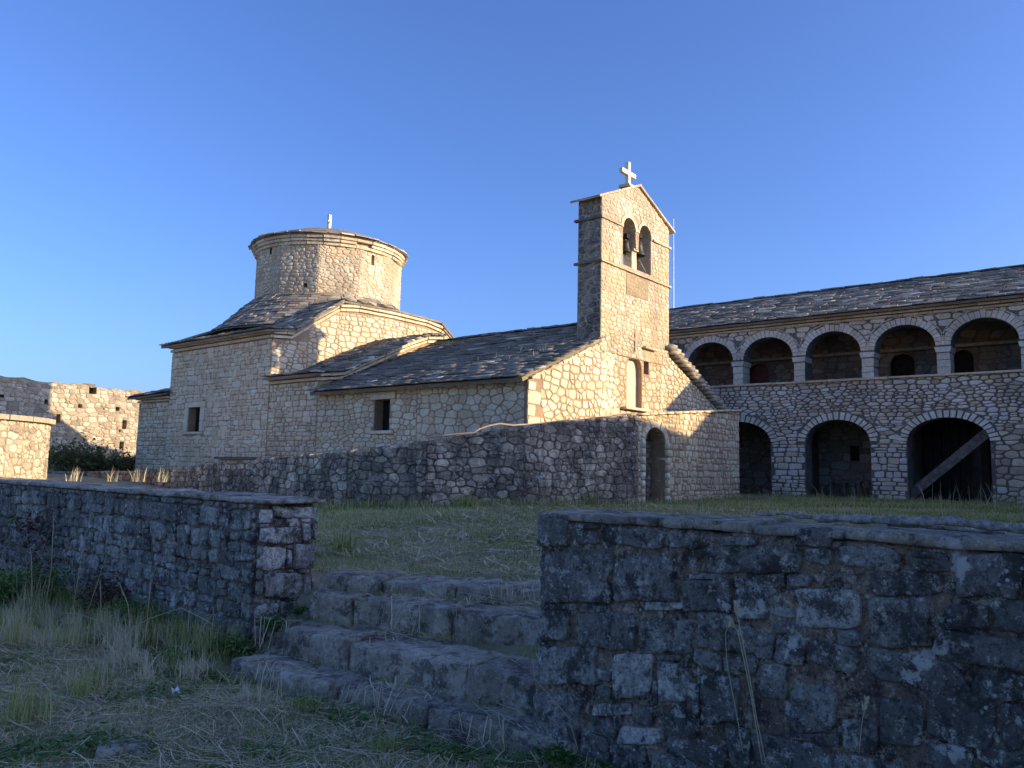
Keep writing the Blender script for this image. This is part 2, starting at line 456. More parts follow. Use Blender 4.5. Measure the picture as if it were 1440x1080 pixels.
def stone3(poly, O, U, V, Nn, gap, proud, rnd, fine=False):
    poly = ccw(poly)
    n = len(poly); cx = sum(p[0] for p in poly)/n; cy = sum(p[1] for p in poly)/n
    r = max(0.02, math.sqrt(area2(poly)/math.pi))
    s = max(0.55, 1-gap/r)
    P = []
    for i in range(n):
        a = poly[i]; b = poly[(i+1) % n]
        if math.hypot(a[0]-b[0], a[1]-b[1]) < 0.012 and n > 4: P.append(a); continue
        ck = rnd.uniform(.08, .2); P.append((a[0]*(1-ck)+b[0]*ck, a[1]*(1-ck)+b[1]*ck)); P.append((a[0]*ck+b[0]*(1-ck), a[1]*ck+b[1]*(1-ck)))
    if fine:
        Q = []
        for i in range(len(P)):
            a = P[i]; b = P[(i+1) % len(P)]; L = math.hypot(a[0]-b[0], a[1]-b[1]); k = max(1, int(L/0.045))
            for q in range(k): Q.append((a[0]+(b[0]-a[0])*q/k, a[1]+(b[1]-a[1])*q/k))
        P = Q
    else:
        P = simplify(P, 9)
    m = len(P)
    rings = ((1.0, -0.03), (0.985, 0.5), (0.93, 0.9), (0.7, 1.0), (0.35, 1.02)) if fine else ((1.0, -0.02), (0.97, 0.7), (0.82, 1.0))
    VV = []; F = []
    sd = rnd.uniform(0, 50)
    tx, ty = rnd.uniform(-.3, .3)*proud, rnd.uniform(-.3, .3)*proud
    for sc, hh in rings:
        for (x, y) in P:
            dx, dy = (x-cx)*s*sc, (y-cy)*s*sc
            if fine:
                k = 1+0.16*noise.noise(Vector((x*11+sd, y*11, sd)))+0.14*noise.noise(Vector((x*28+sd, y*28, sd)))
                dx *= k; dy *= k
            z = hh*proud if hh > 0 else hh
            if hh > 0:
                z += (dx/r*tx+dy/r*ty)
                if fine: z += 0.008*noise.noise(Vector(((cx+dx)*13, (cy+dy)*13, sd)))+0.008*noise.noise(Vector(((cx+dx)*5, (cy+dy)*5, 0)))+0.006*noise.noise(Vector(((cx+dx)*34, (cy+dy)*34, sd)))
            VV.append(O+U*(cx+dx)+V*(cy+dy)+Nn*z)
    VV.append(O+U*(cx+(0 if fine else rnd.uniform(-.25, .25)*r))+V*cy+Nn*(rings[-1][1]*proud*(1.08 if fine else rnd.uniform(.85, 1.3))))
    nr = len(rings)
    for a in range(nr-1):
        for i in range(m):
            k = (i+1) % m
            F.append((a*m+i, a*m+k, (a+1)*m+k, (a+1)*m+i))
    c = nr*m
    for i in range(m): F.append(((nr-1)*m+i, (nr-1)*m+(i+1) % m, c))
    return VV, F

def lay(pieces, cells, O, U, V, Nn, mat, parent, rnd, gap=0.014, proud=0.02, tone=(0.2, 0.9), fine=False, tonef=None):
    flip = U.cross(V).dot(Nn) < 0
    for c in cells:
        VV, F = stone3(c, O, U, V, Nn, gap, proud*rnd.uniform(0.5, 1.3)*(1 if fine else .62), rnd, fine)
        if flip: F = [f[::-1] for f in F]
        t = rnd.uniform(*tone)
        if tonef:
            cx = sum(p[0] for p in c)/len(c); cy = sum(p[1] for p in c)/len(c); t = tonef(cx, cy, t)
        pieces.add(VV, F, t, mat, parent, area2(c), Nn, smooth=fine)

def plate(name, outer, holes, O, U, V, Nn, thick, mat, parent, label=None):
    """solid wall slab with openings right through it; its outer face carries O,U,V"""
    loops = [list(outer)]+[list(h) for h in holes]
    tri = geometry.tessellate_polygon([[Vector((p[0], p[1], 0)) for p in l] for l in loops])
    flat = [p for l in loops for p in l]; n = len(flat)
    VV = [O+U*p[0]+V*p[1] for p in flat]+[O+U*p[0]+V*p[1]-Nn*thick for p in flat]
    F = []
    for t in tri:
        a, b, c = (Vector(VV[i]) for i in t)
        nn = (b-a).cross(c-a)
        t1 = tuple(t) if nn.dot(Nn) > 0 else tuple(t[::-1])
        F.append(t1); F.append(tuple(i+n for i in t1[::-1]))
    st = 0
    for l in loops:
        m = len(l)
        for i in range(m): F.append((st+i, st+(i+1) % m, n+st+(i+1) % m, n+st+i))
        st += m
    o = part(name, VV, F, mat, parent, 0.5, False, label)
    import bmesh
    bm = bmesh.new(); bm.from_mesh(o.data); bmesh.ops.recalc_face_normals(bm, faces=bm.faces); bm.to_mesh(o.data); bm.free()
    return o

BOXF = [(0, 3, 2, 1), (4, 5, 6, 7), (0, 1, 5, 4), (1, 2, 6, 5), (2, 3, 7, 6), (3, 0, 4, 7)]
def boxv(c, A, B, Cc, a, b, d, jit=0.0, rnd=random):
    c, A, B, Cc = Vector(c), Vector(A), Vector(B), Vector(Cc)
    V = []
    for z in (-1, 1):
        for x, y in ((-1, -1), (1, -1), (1, 1), (-1, 1)):
            q = c+A*(x*a/2)+B*(y*b/2)+Cc*(z*d/2)
            if jit: q += Vector((rnd.uniform(-jit, jit), rnd.uniform(-jit, jit), rnd.uniform(-jit, jit)))
            V.append(q)
    return V, (BOXF if A.cross(B).dot(Cc) > 0 else [f[::-1] for f in BOXF])
X, Y, Z = Vector((1, 0, 0)), Vector((0, 1, 0)), Vector((0, 0, 1))
def box(name, lo, hi, mat, parent=None, tone=0.5, jit=0.0, label=None):
    lo, hi = Vector(lo), Vector(hi)
    V, F = boxv((lo+hi)/2, X, Y, Z, hi.x-lo.x, hi.y-lo.y, hi.z-lo.z, jit)
    return part(name, V, F, mat, parent, tone, False, label)

def tube(pts, rad, seg=8, closed=True, V=None, F=None):
    V = [] if V is None else V; F = [] if F is None else F
    n = len(pts); b0 = len(V)
    pts = [Vector(p) for p in pts]
    ref = Vector((0.13, 0.27, 1)).normalized()
    for i, p in enumerate(pts):
        d = (pts[min(i+1, n-1)]-pts[max(i-1, 0)]).normalized()
        a = d.cross(ref)
        if a.length < 0.05: a = d.cross(X)
        a.normalize(); b = d.cross(a); r = rad[i] if hasattr(rad, '__len__') else rad
        for k in range(seg):
            t = 2*math.pi*k/seg; V.append(p+a*(math.cos(t)*r)+b*(math.sin(t)*r))
    for i in range(n-1):
        for k in range(seg):
            a = b0+i*seg+k; b = b0+i*seg+(k+1) % seg
            F.append((a, b, b+seg, a+seg))
    if closed:
        F.append(tuple(b0+k for k in range(seg))[::-1]); F.append(tuple(b0+(n-1)*seg+k for k in range(seg)))
    return V, F

def rough_block(name, lo, hi, mat, parent, tone=0.5, res=0.06, amp=0.025, rnd=0.035, seed=0.0, yaw=0.0, label=None):
    """a weathered block: subdivided box, rounded edges, noise"""
    lo, hi = Vector(lo), Vector(hi); s = hi-lo; c = (lo+hi)/2
    n = [max(2, int(round(s[i]/res))) for i in range(3)]
    idx = {}; V = []; F = []
    def vid(i, j, k):
        key = (i, j, k)
        if key not in idx:
            p = Vector((s.x*(i/n[0]-.5), s.y*(j/n[1]-.5), s.z*(k/n[2]-.5)))
            q = Vector([max(-s[a]/2+rnd, min(s[a]/2-rnd, p[a])) for a in range(3)])
            d = p-q
            if d.length > 1e-6: p = q+d.normalized()*min(d.length, rnd)
            w = p+c
            e = noise.noise_vector(w*5+Vector((seed, seed, seed)))*amp+noise.noise_vector(w*15+Vector((seed, 0, 0)))*amp*0.45
            p = p+e
            if yaw: p = Vector((p.x*math.cos(yaw)-p.y*math.sin(yaw), p.x*math.sin(yaw)+p.y*math.cos(yaw), p.z))
            idx[key] = len(V); V.append(p+c)
        return idx[key]
    for i in range(n[0]):
        for j in range(n[1]):
            for k, fl in ((0, 1), (n[2], 0)):
                f = (vid(i, j, k), vid(i+1, j, k), vid(i+1, j+1, k), vid(i, j+1, k)); F.append(f[::-1] if fl else f)
    for i in range(n[0]):
        for k in range(n[2]):
            for j, fl in ((0, 0), (n[1], 1)):
                f = (vid(i, j, k), vid(i+1, j, k), vid(i+1, j, k+1), vid(i, j, k+1)); F.append(f[::-1] if fl else f)
    for j in range(n[1]):
        for k in range(n[2]):
            for i, fl in ((0, 1), (n[0], 0)):
                f = (vid(i, j, k), vid(i, j+1, k), vid(i, j+1, k+1), vid(i, j, k+1)); F.append(f[::-1] if fl else f)
    return part(name, V, F, mat, parent, tone, True, label)

def arch_poly(c, hw, z0, zs, rise, n=14):
    """opening outline: jambs from z0 to springing zs, then an arc"""
    P = [(c-hw, z0), (c+hw, z0)]
    for i in range(n+1):
        a = math.pi*i/n; P.append((c+hw*math.cos(a), zs+rise*math.sin(a)))
    return P

def jit_poly(p, k, rnd=random):
    out = []
    for i in range(len(p)):
        a = p[i]; b = p[(i+1) % len(p)]
        out.append((a[0]+rnd.uniform(-k, k), a[1]+rnd.uniform(-k, k))); out.append(((a[0]+b[0])/2+rnd.uniform(-k, k), (a[1]+b[1])/2+rnd.uniform(-k, k)))
    return out

def voussoirs(pieces, c, hw, zs, rise, ring, n, O, U, V, Nn, mat, parent, rnd, proud=0.03, a0=0.0, a1=math.pi, gap=0.16, tone=(0.3, 1.0)):
    for i in range(n):
        t0 = a0+(a1-a0)*(i+gap/2)/n; t1 = a0+(a1-a0)*(i+1-gap/2)/n
        rr = ring*rnd.uniform(0.85, 1.12)
        q = [(c+hw*math.cos(t0), zs+rise*math.sin(t0)), (c+(hw+rr)*math.cos(t0), zs+(rise+rr)*math.sin(t0)),
             (c+(hw+rr)*math.cos(t1), zs+(rise+rr)*math.sin(t1)), (c+hw*math.cos(t1), zs+rise*math.sin(t1))]
        p1 = proud*rnd.uniform(0.6, 1.3)
        VV = [O+U*a+V*b-Nn*0.12 for a, b in q]+[O+U*a+V*b+Nn*p1 for a, b in q]
        F = BOXF if U.cross(V).dot(Nn) > 0 else [f[::-1] for f in BOXF]
        pieces.add(VV, F, rnd.uniform(*tone), mat, parent, ring*0.09, Nn, smooth=False)

def slates(pieces, P0, U, Vd, ulen, vlen, row, width, mat, parent, rnd, thick=0.03, tone=(0.05, 0.75), lim=None, bright=0.06):
    """rows of irregular stone slates, lower edges proud of the row below"""
    Nn = U.cross(Vd).normalized()
    if Nn.z < 0: Nn = -Nn
    nrow = int(vlen/row)
    for r in range(nrow+1):
        v = r*row
        a, b = (0, ulen) if lim is None else lim(v)
        u = a-rnd.uniform(0, width*0.3)
        while u < b:
            w = width*rnd.uniform(0.55, 1.5)
            if u+w > b+0.02: w = b+0.02-u
            if w < 0.06: break
            L = row*rnd.uniform(1.45, 1.9); t = thick*rnd.uniform(0.6, 1.6); dv = rnd.uniform(-.035, .02)
            if v+dv+L > vlen: L = max(0.08, vlen-v-dv)
            lift = 0.012+thick*1.1
            q = [(u+rnd.uniform(0, .015), v+dv+rnd.uniform(-.02, .02), lift), (u+w-rnd.uniform(0.005, .02), v+dv+rnd.uniform(-.02, .02), lift+rnd.uniform(-.008, .012)),
                 (u+w-.01, v+dv+L, 0.004), (u+.005, v+dv+L, 0.004)]
            VV = [P0+U*x+Vd*y+Nn*z for x, y, z in q]+[P0+U*x+Vd*y+Nn*(z+t) for x, y, z in q]
            F = BOXF if U.cross(Vd).dot(Nn) > 0 else [f[::-1] for f in BOXF]
            tn = rnd.uniform(*tone)
            if rnd.random() < bright: tn = rnd.uniform(0.85, 1.0)
            pieces.add(VV, F, tn, mat, parent, w*row*0.4, Nn, smooth=False)
            u += w

def cornice(pieces, pts, outs, z_off, courses, ch, step, blen, mat, parent, rnd, tone=(0.3, 0.8)):
    """courses of flat stones stepping outward under an eave, along a polyline"""
    for k in range(courses):
        for s in range(len(pts)-1):
            a, b = Vector(pts[s]), Vector(pts[s+1]); o = Vector(outs[s]).normalized()
            d = b-a; L = d.length
            if L < 1e-4: continue
            d.normalize(); upv = d.cross(o).normalized()
            if upv.z < 0: upv = -upv
            u = 0
            while u < L-0.02:
                w = min(blen*rnd.uniform(0.6, 1.4), L-u)
                if L-u-w < 0.08: w = L-u
                prj = step*(k+1)
                c = a+d*(u+w/2)+upv*(z_off+ch*(k+0.5))+o*(prj/2-0.06)
                VV, F = boxv(c, d, o, upv, w-0.012, prj+0.12, ch*0.68, 0.004, rnd)
                pieces.add(VV, F, rnd.uniform(*tone), mat, parent, w*ch, o, smooth=False)
                u += w

def slab_poly(name, corners, thick, mat, parent, label=None, tone=0.3):
    P = [Vector(c) for c in corners]; n = len(P)
    nn = (P[1]-P[0]).cross(P[2]-P[0]).normalized()
    if nn.z < 0: nn = -nn; P = P[::-1]
    V = P+[p-nn*thick for p in P]
    F = [tuple(range(n)), tuple(range(2*n-1, n-1, -1))]+[(i, n+i, n+(i+1) % n, (i+1) % n) for i in range(n)]
    return part(name, V, F, mat, parent, tone, False, label)

# ------------------------------------------------------------------ terrain
def sstep(a, b, x):
    t = np.clip((x-a)/(b-a), 0, 1); return t*t*(3-2*t)
WPOLY = [(14.2, 8.3), (11.23, 8.95), (9.88, 10.09), (9.19, 11.41), (8.98, 15.66), (9.25, 18.88), (9.2, 26.0)]
WTOP = [2.80, 2.40, 2.07, 1.87, 1.58, 1.38, 1.17]
_wy = np.array([8.3, 8.95, 10.09, 11.41, 15.66, 18.88, 26.0, 60.0]); _wx = np.array([14.2, 11.23, 9.88, 9.19, 8.98, 9.25, 9.2, 9.0])
_hx = rs.uniform(0, 50, 8)
def lump(x, y, s):
    return (np.sin(x*s*1.3+_hx[0]+np.sin(y*s*0.9+_hx[1])*1.5)+np.sin(y*s*1.7+_hx[2]+np.sin(x*s*1.1+_hx[3])*1.7)+np.sin((x+y)*s*2.3+_hx[4]))/3
def gz(x, y):
    x = np.asarray(x, float); y = np.asarray(y, float)
    low = 0.0+0.03*lump(x, y, 2.1)+0.015*lump(x, y, 6)-0.02*sstep(4, 12, y)
    low = low+0.10*sstep(4.5, 7.5, y)*sstep(3.5, 1.5, x)
    lawn = 0.62+0.33*sstep(5.2, 11, x)+0.05*sstep(15, 23, x)+0.02*lump(x, y, 1.3)+0.01*lump(x, y, 5)
    gap = sstep(2.85, 2.95, y)*(1-sstep(6.05, 6.2, y))
    # riser region: inside the walls elsewhere, a ramp under the steps in the gap
    k = sstep(4.0, 4.5, x)*(1-gap)+sstep(3.6, 5.3, x)*gap
    z = low*(1-k)+lawn*k-0.10*gap*sstep(3.5, 3.8, x)*(1-sstep(4.9, 5.5, x))
    # terrace behind the retaining wall
    wx = np.interp(y, _wy, _wx)
    ter = 1.25+0.5*sstep(20, 9, y)+0.03*lump(x, y, 1.7)
    m = sstep(0.05, 0.4, x-wx)*sstep(8.72, 9.0, y)*(1-sstep(19.0, 19.3, x)*sstep(20, 18, y))
    z = z*(1-m)+ter*m
    # beyond the left front wall the yard climbs gently to the same level
    far = sstep(13, 24, y)*(1-m)*sstep(4.3, 4.8, x)
    z = z+far*(1.2-z)
    hor = sstep(60, 400, np.hypot(x, y))
    return z*(1-hor)+(-4)*hor
def axis(lo, hi, fine, flo, fhi):
    a = list(np.arange(flo, fhi, fine)); s = fine; v = fhi
    while v < hi: a.append(v); s *= 1.13; v += s
    s = fine; v = flo
    while v > lo: s *= 1.13; v -= s; a.append(v)
    return np.array(sorted(a))
gx = axis(-2500, 2500, 0.11, -1, 21.0); gy = axis(-2500, 2500, 0.11, -1, 20.0)
GX, GY = np.meshgrid(gx, gy, indexing='ij'); GZ = gz(GX, GY)
nx, ny = GX.shape
ii = (np.arange(nx-1)[:, None]*ny+np.arange(ny-1)[None]).ravel()
T = np.concatenate([np.stack([ii, ii+ny, ii+ny+1], 1), np.stack([ii, ii+ny+1, ii+1], 1)])
ground = link('ground', tri_mesh('ground', np.stack([GX.ravel(), GY.ravel(), GZ.ravel()], 1), T, M_ground, smooth=True))
ground['kind'] = 'structure'
def g1(x, y): return float(gz(x, y))

# ------------------------------------------------------------------ arcaded building
rnd = random.Random(21)
gal = thing('monastery_building', 'long two-storey stone building with open arched gallery, right of the bell tower', 'monastery building', (23, 2.5, 0.9))
gs = Pieces(gal, 'stone', 'rubble_stones'); gv = Pieces(gal, 'voussoir', 'voussoirs'); gsl = Pieces(gal, 'slate', 'roof_slates')
XG = 23.0; O0 = Vector((XG, 0, 0))
ucs = [10.82+1.885*k for k in (3, 2, 1, 0)]+[8.96, 7.05, 5.165, 3.28, 1.40, -0.5, -2.4, -4.3]
lcs = [(13.9, .95), (9.92, 1.02), (6.99, .89), (4.205, .965), (0.9, .95), (-2.3, .95)]
uh = [[(c-.79, 4.36), (c+.79, 4.36), (c+.79, 4.93), (c+.765, 5.10)]+[(c+.765*math.cos(math.pi*i/14), 5.12+.64*math.sin(math.pi*i/14)) for i in range(1, 14)]+[(c-.765, 5.10), (c-.79, 4.93)] for c in ucs]
lh = [arch_poly(c, h, 0.86, 2.58, .63) for c, h in lcs]
outer = [(-9, .4), (17, .4), (17, 6.05), (-9, 6.05)]
plate('front_wall', outer, uh+lh, O0, Y, Z, -X, .55, M_gmort, gal)
front = gal.children[-1]
# stones: keep the arch rings and the pier courses clear
ringU = [[(c-.99, 5.0), (c+.99, 5.0)]+[(c+.99*math.cos(math.pi*i/14), 5.12+.87*math.sin(math.pi*i/14)) for i in range(0, 15)] for c in ucs]
ringL = [[(c-h, .8), (c+h, .8), (c+h, 2.57)]+[(c+(h+.22)*math.cos(math.pi*i/14), 2.58+.85*math.sin(math.pi*i/14)) for i in range(0, 15)]+[(c-h, 2.57)] for c, h in lcs]
cells = rubble([(1.9, 3.02), (13.2, 3.02), (13.2, 4.30), (1.9, 4.30)], .21, .105, rnd, .42, ringL)
cells += coursed([(3.16, .9), (13.2, .9), (13.2, 2.5), (3.16, 2.5)], rnd, (.1, .19), (.18, .42), .02, ringL, .15)
cells += rubble([(3.16, 2.5), (13.2, 2.5), (13.2, 3.02), (3.16, 3.02)], .3, .12, rnd, .3, ringL)
cells += rubble([(1.9, .9), (3.16, .9), (3.16, 3.02), (1.9, 3.02)], .3, .15, rnd, .3, ringL)
cells += rubble([(1.9, 5.2), (13.2, 5.2), (13.2, 6.0), (1.9, 6.0)], .3, .15, rnd, .3, uh+ringU)
def gal_tone(u, v, t):
    if v > 5: return t*0.5+0.2
    t = t*1.25-.12
    k = noise.noise(Vector((u*0.5, v*0.8, 3)))
    t = t+0.25*k
    if u < 3.1: t -= 0.2
    if v < 2.5 and 5.2 < u < 9: t += 0.3
    return max(0, min(1, t))
lay(gs, cells, O0, Y, Z, -X, M_gal, front, rnd, 0.016, 0.03, (0.1, 1.0), tonef=gal_tone)
for c, h in lcs:
    voussoirs(gv, c, h, 2.58, .63, .2, 21 if h > .9 else 19, O0, Y, Z, -X, M_vou, front, rnd, .035, gap=0.28)
for c in ucs:
    voussoirs(gv, c, .765, 5.12, .64, .2, 21, O0, Y, Z, -X, M_gal, front, rnd, .02, gap=0.12, tone=(0.45, 0.95))
    # thin hood course round each gallery arch
    for i in range(12):
        t0 = math.pi*(i+.04)/12; t1 = math.pi*(i+.96)/12; r1, r2, q1, q2 = .985, 1.02, .86, .895
        q = [(c+r1*math.cos(t0), 5.12+q1*math.sin(t0)), (c+r2*math.cos(t0), 5.12+q2*math.sin(t0)), (c+r2*math.cos(t1), 5.12+q2*math.sin(t1)), (c+r1*math.cos(t1), 5.12+q1*math.sin(t1))]
        VV = [O0+Y*a+Z*b-X*0.0+X*.05 for a, b in q]+[O0+Y*a+Z*b-X*.028 for a, b in q]
        gv.add(VV, BOXF[:], .25, M_gal, front, .001, -X, smooth=False)
# gallery piers: stacked blocks with a flared impost
for k in range(len(ucs)-1):
    c = (ucs[k]+ucs[k+1])/2
    if c < -3: continue
    z = 4.36
    for b in range(3):
        h = rnd.uniform(.16, .2)
        if b == 2: h = 4.92-z
        box('pier_block', (XG-.03+rnd.uniform(0, .01), c-.155, z), (XG+.5, c+.155, z+h-.012), M_vou, gal, rnd.uniform(.1, .6), .006); z += h
    V, F = boxv((XG+.24, c, 5.0), X, Y, Z, .62, .40, .14, .005)
    for i in range(4): V[i].y = c+(V[i].y-c)*.84
    part('impost', V, F, M_gal, gal, .75)
# window ledge, eave courses, roof
for k in range(16):
    a = -9+k*1.62
    box('sill_slab', (XG-.09, a+.01, 4.30+rnd.uniform(-.005, .005)), (XG+.60, a+1.61, 4.355), M_gal, gal, .3, .006)
gc = Pieces(gal, 'eave_stone', 'eave_stones', 120)
cornice(gc, [(XG, 13.5, 5.98), (XG, -2, 5.98)], [-X], 0, 2, .085, .07, .5, M_church, front, rnd, (.1, .5)); gc.finalize()
roof = slab_poly('roof', [(22.72, -9.2, 6.2), (26, -9.2, 7.62), (26, 17.1, 7.62), (22.72, 17.1, 6.2)], .07, M_slate, gal)
slab_poly('roof', [(29.3, -9.2, 6.2), (29.3, 17.1, 6.2), (26.004, 17.1, 7.62), (26.004, -9.2, 7.62)], .07, M_slate, gal)
ud = Vector((0, 1, 0)); vd = Vector((3.28, 0, 1.42)); vl = vd.length; vd.normalize()
slates(gsl, Vector((22.66, -0.5, 6.185)), ud, vd, 17.5, vl, .15, .36, M_slate, roof, rnd, .024, (.15, .7), bright=.14)  # larger share of pale slates paints in sun glints on this roof
rg = Pieces(gal, 'ridge_slate', 'ridge_slates', 40)
for k in range(46):
    a = -0.5+k*.38
    V, F = boxv((26, a+.19, 7.665+rnd.uniform(-.012, .012)), X, Y, Z, .42, .39, .035, .012, rnd); rg.add(V, F, rnd.uniform(.1, .5), M_slate, roof, .01, -X, False)
rg.finalize()
# shell of the building behind the arcade
plate('rear_wall', [(-9, .4), (17, .4), (17, 6.1), (-9, 6.1)], [], Vector((29, 0, 0)), Y, Z, X, .5, M_gmort, gal)
for yy, nn in ((-9, -Y), (17, Y)):
    plate('end_wall', [(23.56, .4), (28.49, .4), (28.49, 6.15), (26, 7.4), (23.56, 6.2)], [], Vector((0, yy, 0)), X, Z, nn, .5, M_gmort, gal)
box('gallery_floor', (23.56, -8.4, 3.52), (25.2, 16.4, 3.62), M_dwood, gal)
XB = 25.2
OB = Vector((XB, 0, 0))
def onB(px, py): p = onX(px, py, XB); return p.y, p.z
d1 = onB(1053, 527)[0]; d1b = onB(1081, 527)[0]; d3 = onB(1252, 510)[0]; d3b = onB(1286, 510)[0]; d4 = onB(1337, 500)[0]; d4b = onB(1369, 500)[0]
doors = [((d1+d1b)/2, (d1-d1b)/2, M_red), ((d3+d3b)/2, (d3-d3b)/2, M_dwood), ((d4+d4b)/2, (d4-d4b)/2, M_dwood)]
dh = [arch_poly(c, h, 3.66, 5.0, .28, 8) for c, h, m in doors]
wy0, wz0 = onB(1196, 648); wy1, wz1 = onB(1208, 627)
lw = [[(wy1, wz0), (wy0, wz0), (wy0, wz1), (wy1, wz1)]]
sl = onB(994, 590)
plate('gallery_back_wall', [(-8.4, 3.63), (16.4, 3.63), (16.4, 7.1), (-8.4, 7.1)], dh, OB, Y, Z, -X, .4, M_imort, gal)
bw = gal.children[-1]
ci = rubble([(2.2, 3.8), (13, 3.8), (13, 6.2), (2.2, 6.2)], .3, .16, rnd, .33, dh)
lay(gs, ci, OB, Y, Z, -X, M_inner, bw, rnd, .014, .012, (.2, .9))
for c, h, m in doors:
    box('door', (XB+.2, c-h, 3.66), (XB+.26, c+h, 5.28), m, gal)
box('wall_beam', (XB-.24, -3, 5.33), (XB-.003, 15, 5.42), M_beam, gal, label='pale timber beam along the gallery back wall')
box('gallery_ceiling', (23.56, -8.4, 6.1), (25.2, 16.4, 6.16), M_dwood, gal)
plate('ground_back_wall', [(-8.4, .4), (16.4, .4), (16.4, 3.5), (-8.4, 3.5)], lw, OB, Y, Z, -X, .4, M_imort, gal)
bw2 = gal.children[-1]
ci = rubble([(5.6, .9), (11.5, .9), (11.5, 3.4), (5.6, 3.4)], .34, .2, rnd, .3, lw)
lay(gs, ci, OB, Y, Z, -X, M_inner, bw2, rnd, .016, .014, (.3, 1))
box('dark_window_back', (XB+.3, wy1, wz0), (XB+.35, wy0, wz1), M_opening_shade, gal)  # dark sheet painted in for the shade behind the small window
for a in (5.35, 8.37, 2.45):
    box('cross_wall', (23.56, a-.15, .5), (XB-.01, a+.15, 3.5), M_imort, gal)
# boarded partition and raking timber in the rightmost lower arch
for k in range(9):
    a = 5.1-k*.22
    if 3.75 < a < 4.15: continue
    box('board', (24.7, a-.2, .9), (24.74, a, 3.2), M_dwood, gal, jit=.006)
p0 = onX(1283, 694, 23.35); p1 = onX(1384, 612, 23.35); dd = (p1-p0); L = dd.length; dd.normalize(); nn = dd.cross(X).normalized()
V, F = boxv((p0+p1)/2, dd, X, nn, L+.2, .1, .24); part('stair_stringer', V, F, M_wood, gal, label='raking timber of a staircase across the lower arch')
box('post', (23.9, 3.42, .8), (24.05, 3.6, 3.3), M_dwood, gal)
gs.finalize(); gv.finalize(); gsl.finalize()

# bench inside the middle lower arch
b0 = onX(1167, 684, 24.2); b1 = onX(1212, 684, 24.2)
bn = thing('bench', 'dark wooden bench standing inside the middle ground-floor arch', 'bench', (24.2, (b0.y+b1.y)/2, 1.0))
yb0, yb1 = sorted((b0.y, b1.y))
gzb = g1(24.2, yb0)
for k in range(3): box('seat_board', (24.05+k*.1, yb0, gzb+.42), (24.14+k*.1, yb1, gzb+.45), M_wood, bn)
for a in (yb0+.06, yb1-.06, (yb0+yb1)/2):
    for xx in (24.07, 24.3): box('leg', (xx, a-.03, gzb-.02), (xx+.05, a+.03, gzb+.42), M_wood, bn)
box('back_board', (24.36, yb0, gzb+.5), (24.39, yb1, gzb+.66), M_wood, bn)

# white pole behind the roof
pt = onX(947, 308, 27.5)
V, F = tube([(29.6, pt.y*29.6/27.5, 1.0), (29.6, pt.y*29.6/27.5, 6.5), (29.6, pt.y*29.6/27.5, 1.65+(pt.z-1.65)*29.6/27.5)], [.035, .033, .02], 8)
tag(part('flag_pole', V, F, M_pole, smooth=True), 'thin white pole rising behind the slate roof beside the bell tower', 'pole')

# south wing closing the courtyard (outside the picture; it throws the yard into shade)
wing = thing('courtyard_wing', 'low stone wing with slate roof closing the courtyard on the right', 'building', (12, -6, 0))
for nm, a, b in (('wall', (1.5, -9.4, -.3), (22.9, -9.0, 6.1)), ('wall', (1.5, -5.0, -.3), (22.9, -4.6, 6.1)), ('end_wall', (1.5, -8.99, -.3), (1.9, -5.01, 6.1))):
    box(nm, a, b, M_fmort, wing)
wr = slab_poly('roof', [(1.2, -4.3, 6.0), (23.2, -4.3, 6.0), (21.8, -7, 7.5), (1.2, -7, 7.5)], .08, M_slate, wing)
slab_poly('roof', [(1.2, -9.7, 6.0), (23.2, -9.7, 6.0), (21.8, -7.004, 7.5), (1.2, -7.004, 7.5)], .08, M_slate, wing)
V = [Vector(p) for p in ((21.8, -7.3, 7.42), (25.5, -7.3, 6.95), (25.5, -6.7, 6.95), (21.8, -6.7, 7.42), (21.8, -7.3, 5.5), (25.5, -7.3, 5.5), (25.5, -6.7, 5.5), (21.8, -6.7, 5.5))]
part('parapet', V, [(0, 1, 2, 3), (7, 6, 5, 4), (0, 4, 5, 1), (1, 5, 6, 2), (2, 6, 7, 3), (3, 7, 4, 0)], M_fmort, wing)
wp = Pieces(wing, 'voussoir', 'voussoirs', 0)
for c in range(6):
    voussoirs(wp, 4+c*3.2, 1.0, 2.4, .7, .2, 17, Vector((0, -4.6, 0)), X, Z, Y, M_vou, wing, rnd)
    box('dark_arch_panel', (3.0+c*3.2, -4.62, 0), (5.0+c*3.2, -4.597, 2.4), M_opening_shade, wing)  # flat black panel stands in for the shade under the arch
wp.finalize()

# ------------------------------------------------------------------ church
rnd = random.Random(5)
ch = thing('church', 'pale limestone church with slate roofs, round drum and gabled bell tower above its sunlit front', 'church', (16.3, 9.5, 1.2))
cs = Pieces(ch, 'stone', 'rubble_stones'); csl = Pieces(ch, 'slate', 'roof_slates'); cc = Pieces(ch, 'cornice_stone', 'cornice_stones', 200)
XS = 12.0; YF = 9.5; O = Vector((0, 0, 0))
